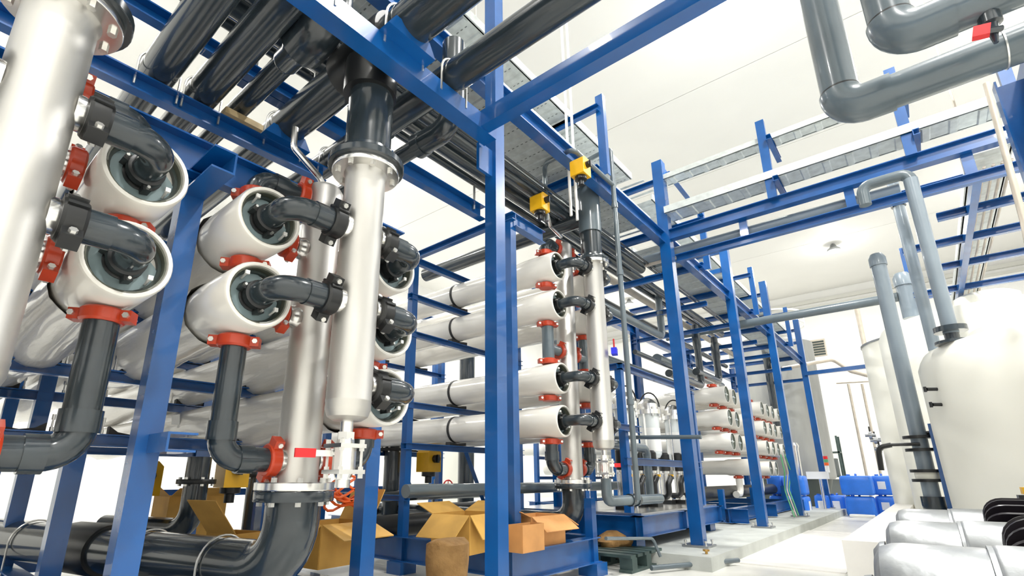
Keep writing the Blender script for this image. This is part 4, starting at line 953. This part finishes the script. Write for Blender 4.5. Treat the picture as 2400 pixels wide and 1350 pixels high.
G().cyl((q.x + .08, 4.0, .0), (q.x + .08, 4.0, q.z - .05), .02, 8).obj('stem', BLACK, t)

# ------------------------------------------------------------------ far end of the aisle
st = thing('steel_tank', 'tall grey stainless tank far down the aisle behind the blue posts', 'tank', (-3.0, 16.6, 0))
G().lathe((-3.05, 16.6, 0), (0,0,1), [(.75, 1.05), (.8, 1.1), (4.5, 1.1), (4.7, .8), (4.75, .3)], 56).obj('shell', DULL, st)
G().lathe((-3.05, 16.6, 0), (0,0,1), [(0, .8), (.75, 1.0)], 40).obj('skirt', BORE, st)
rl = G(); 
for z in (5.1, 5.4): rl.sweep([V((-3.05 + 1.0*math.cos(a), 16.6 + 1.0*math.sin(a), z)) for a in [2*math.pi*i/32 for i in range(33)]], .025, 6)
for i in range(8): rl.cyl((-3.05 + math.cos(i*.785), 16.6 + math.sin(i*.785), 4.4), (-3.05 + math.cos(i*.785), 16.6 + math.sin(i*.785), 5.4), .02, 6)
rl.obj('guard_rail', PAPER, st)
def jerry(x, y, z, label, w_=.34, d=.5, h=.40, sheet=True):
    t = thing('jerrycan', label, 'jerrycan', (x, y, z), 'blue jerrycans at the far end of the aisle'); g = G(); n = 6
    vs = []; fs = []; ring = []
    for (zz, sc_) in ((0, .9), (.02, .98), (.05, 1), (h*.72, 1), (h*.92, .97), (h*.98, .9), (h, .8)):
        for cxx, cyy, a0 in ((1, 1, 0), (-1, 1, 90), (-1, -1, 180), (1, -1, 270)):
            for j in range(4):
                a = R(a0 + 30*j); rr = .06
                vs.append((x + (cxx*(w_/2 - rr) + rr*math.cos(a))*sc_, y + (cyy*(d/2 - rr) + rr*math.sin(a))*sc_, z + zz))
    m = 16
    for j in range(6):
        for i in range(m): fs.append((j*m+i, j*m+(i+1)%m, (j+1)*m+(i+1)%m, (j+1)*m+i))
    fs += [tuple(range(m-1, -1, -1)), tuple(6*m+i for i in range(m))]
    g.add(vs, fs).obj('body', JERRY, t, 50)
    G().cyl((x - w_*.2, y - d*.3, z + h), (x - w_*.2, y - d*.3, z + h + .03), .035, 12).obj('screw_cap', JERRY, t)
    G().pipe([(x, y - d*.1, z + h - .02), (x, y - d*.1, z + h + .035), (x, y + d*.25, z + h + .035), (x, y + d*.25, z + h - .02)], .014, .03, 8).obj('carry_handle', JERRY, t)
    if sheet: G().ab((x + w_/2 - .0, y - .09, z + .12), (x + w_/2 + .004, y + .09, z + .3)).obj('label_sheet', PAPER, t); G().ab((x - .08, y - d/2 - .004, z + .12), (x + .06, y - d/2, z + .28)).obj('label_sheet', PAPER, t)
    return t
J = [(-1.30, 14.0, 0, 'lower front jerrycan of the right-hand stack by the wall', .52, 0), (-1.30, 14.0, .43, 'upper front jerrycan of the right-hand stack by the wall', .58, 0),
     (-.88, 14.5, 0, 'lower middle jerrycan of the right-hand stack', .36, 1), (-.88, 14.5, .43, 'upper middle jerrycan of the right-hand stack', .36, 1),
     (-.50, 14.9, 0, 'lower rear jerrycan of the right-hand stack', .36, 1), (-.50, 14.9, .43, 'upper rear jerrycan of the right-hand stack', .36, 1),
     (-2.35, 13.3, 0, 'lower jerrycan of the stack left of the scale, beside the last blue post', .42, 1), (-2.35, 13.3, .43, 'upper jerrycan of the stack left of the scale', .42, 0),
     (-2.75, 13.5, 0, 'lower jerrycan half hidden behind the far blue post', .34, 0), (-2.75, 13.5, .43, 'upper jerrycan half hidden behind the far blue post', .34, 0),
     (-1.78, 14.6, 0, 'single jerrycan standing right of the scale', .34, 1), (-2.05, 14.5, 0, 'single jerrycan standing just behind the scale', .3, 1)]
for x, y, z, l, w_, sh in J: jerry(x, y, z, 'blue ' + l, w_, sheet=bool(sh))
sc_t = thing('platform_scale', 'silver platform scale with upright display between the jerrycans', 'scale', (-1.95, 13.6, 0))
G().ab((-2.2, 13.3, .05), (-1.7, 13.9, .1)).obj('platform', STEELB, sc_t); G().ab((-2.15, 13.35, 0), (-1.75, 13.85, .05)).obj('base', RUB, sc_t)
G().cyl((-1.95, 13.88, .1), (-1.95, 13.88, .78), .03, 12).obj('column', STEELB, sc_t)
G().box((-1.98, 13.82, .84), (.42, .1, .16)).obj('display', PAPER, sc_t)
sl = G().cyl((-1.78, 13.88, .9), (-1.78, 13.88, 1.05), .04, 10).obj('lamp_base', PAPER, sc_t)
for k, m_ in enumerate((ORNG, GREEN, REDP)): G().cyl((-1.78, 13.88, 1.05 + .07*k), (-1.78, 13.88, 1.115 + .07*k), .045, 12).obj('signal_lamp', m_, sc_t)
t = thing('steel_vent', 'shiny steel duct with rounded top near the last blue post', 'duct', (-2.55, 14.6, 0)); G().lathe((-2.5, 14.4, 0), (0,0,1), [(0, .14), (1.45, .14), (1.53, .16), (1.6, .13), (1.63, .02)], 24).obj('duct', STEELB, t)
t = thing('shelf_rack', 'dark metal shelf rack against the far wall', 'rack', (-2.6, 19, 0))
for x in (-2.75, -2.05):
    for y in (18.6, 19.1): G().ab((x, y, 0), (x + .05, y + .05, 2.0 if x > -2.5 else 1.6)).obj('upright', DGRN, t)
for z in (.2, .8, 1.5): G().ab((-2.75, 18.6, z), (-2.0, 19.15, z + .04)).obj('shelf', DGRN, t)
for k, (x, y, z) in enumerate(((-2.4, 18.8, .24), (-2.4, 18.8, .84))): tag(G().ab((x - .28, y - .15, z), (x + .28, y + .2, z + .5)).obj('grey_bin', GALVD), ('lower', 'upper')[k] + ' dull grey bin on the dark shelf rack', 'bin')
vg = thing('louvre_vent', 'small dark louvred vent high on the far wall', 'vent', at(1918, 815, y=YB - .03))
q = at(1918, 815, y=YB - .04)
G().ab((q.x - .22, YB - .04, q.z - .3), (q.x + .22, YB, q.z + .3)).obj('vent_frame', TAN, vg)
for i in range(6): G().ab((q.x - .19, YB - .06, q.z - .27 + .09*i), (q.x + .19, YB - .04, q.z - .21 + .09*i)).obj('slat', BORE, vg)
YS = 15.6
def wp(pts, r, label, m=TAN, foot=True):
    P = [at(u, v, y=y) for u, v, y in pts]
    if foot: P[-1] = V((P[-2].x if len(P) < 3 else P[-1].x, P[-1].y, 0.0))
    return conduit(P, r, label, m, 'process_pipe', .15)
wp([(1800, 870, 14), (1952, 842, 15.6), (1995, 870, 15.6), (2050, 884, 15.6), (2056, 960, 15.6), (2140, 1150, 15.6)], .05, 'pale steel pipe bending over and down at the far aisle end')
wp([(1988, 900, 16.5), (2045, 1130, 16.5)], .03, 'left thin tan pipe standing before the far wall')
wp([(2020, 900, 16.6), (2068, 1090, 16.6)], .03, 'right thin tan pipe standing before the far wall')
wp([(1960, 898, 16.5), (2046, 893, 16.5)], .025, 'short level tan pipe joining the thin wall pipes', TAN, False)
wp([(2005, 710, 15), (2125, 1160, 15)], .05, 'long tan pipe rising to the crossing transfer pipe')
t = thing('bracket_arm', 'blue bracket arm reaching right from the last blue post', 'steel beam', (-1.9, 14.4, 3.4)); q = at(1890, 880, x=XW); beam('arm', Q_(.09, .09), (XW, 14.3, q.z), (-.35, 14.3, q.z + .02), t)
t = thing('valve_cluster', 'cluster of small chrome valves on the far aisle pipes', 'valve', at(2040, 1030, y=15))
for (u, v) in ((2040, 1020), (2052, 1032), (2070, 1028), (2062, 1052)):
    q = at(u, v, y=15); G().lathe(q, (1,0,0), [(-.1, .04), (-.03, .04), (-.03, .09), (.03, .09), (.03, .04), (.1, .04)], 12).obj('valve_body', ALU, t); G().cyl(q, q + V((0, 0, .2)), .015, 8).obj('valve_stem', BLACK, t)
t = thing('hose_bundle', 'tangled green and yellow hoses hanging beside the last blue posts', 'hose', (-2.0, 12.9, .15))
for k, m_ in enumerate((GREEN, TAN, GREEN)):
    q = at(1838 + 5*k, 1120, x=-2.0); G().pipe([q + V((0, 0, .4)), q + V((.02, .1*k, .1)), q + V((-.05, .15, -.2)), (q.x + .1, q.y - .2, .16)], .011, .1, 8).obj('hose', m_, t)
t = thing('hose_coil', 'pale hose coil lying at the foot of the right-hand jerrycans', 'hose', (-1.2, 13.2, 0))
G().sweep([V((-1.25 + .2*math.cos(a), 13.3 + .2*math.sin(a), .03 + .01*a/6)) for a in [2*math.pi*i/24 for i in range(49)]], .02, 6).obj('coil', PAPER, t)
t = thing('blue_tag', 'ultramarine tag hanging on the pipe right of the second manifold', 'tag', at(1440, 825, x=-2.05)); q = at(1440, 824, x=-2.02); G().box(q, (.05, .09, .06), rz=R(20)).obj('tag', BLUEP, t); G().cyl(q + V((0,0,.03)), q + V((0,0,.12)), .008, 6).obj('tie', REDP, t)

for k, (u, v) in enumerate(((2176, 912), (2190, 948))):
    q = at(u, v, y=5.1); G().cyl((q.x - .01, 5.1, q.z), (q.x + .12, 5.2, q.z), .013, 10).cyl((q.x - .02, 5.1, q.z - .02), (q.x - .02, 5.1, q.z + .02), .01, 8).obj('side_fitting', BLACK, tk)
q = at(420, 955, y=1.425); G().box((q.x, 1.418, 1.175 + .03), (.16, .004, .1), M=Matrix.Rotation(R(8), 3, 'X')).obj('label_sheet', PAPER, vs1[(1.555, 'bottom')])
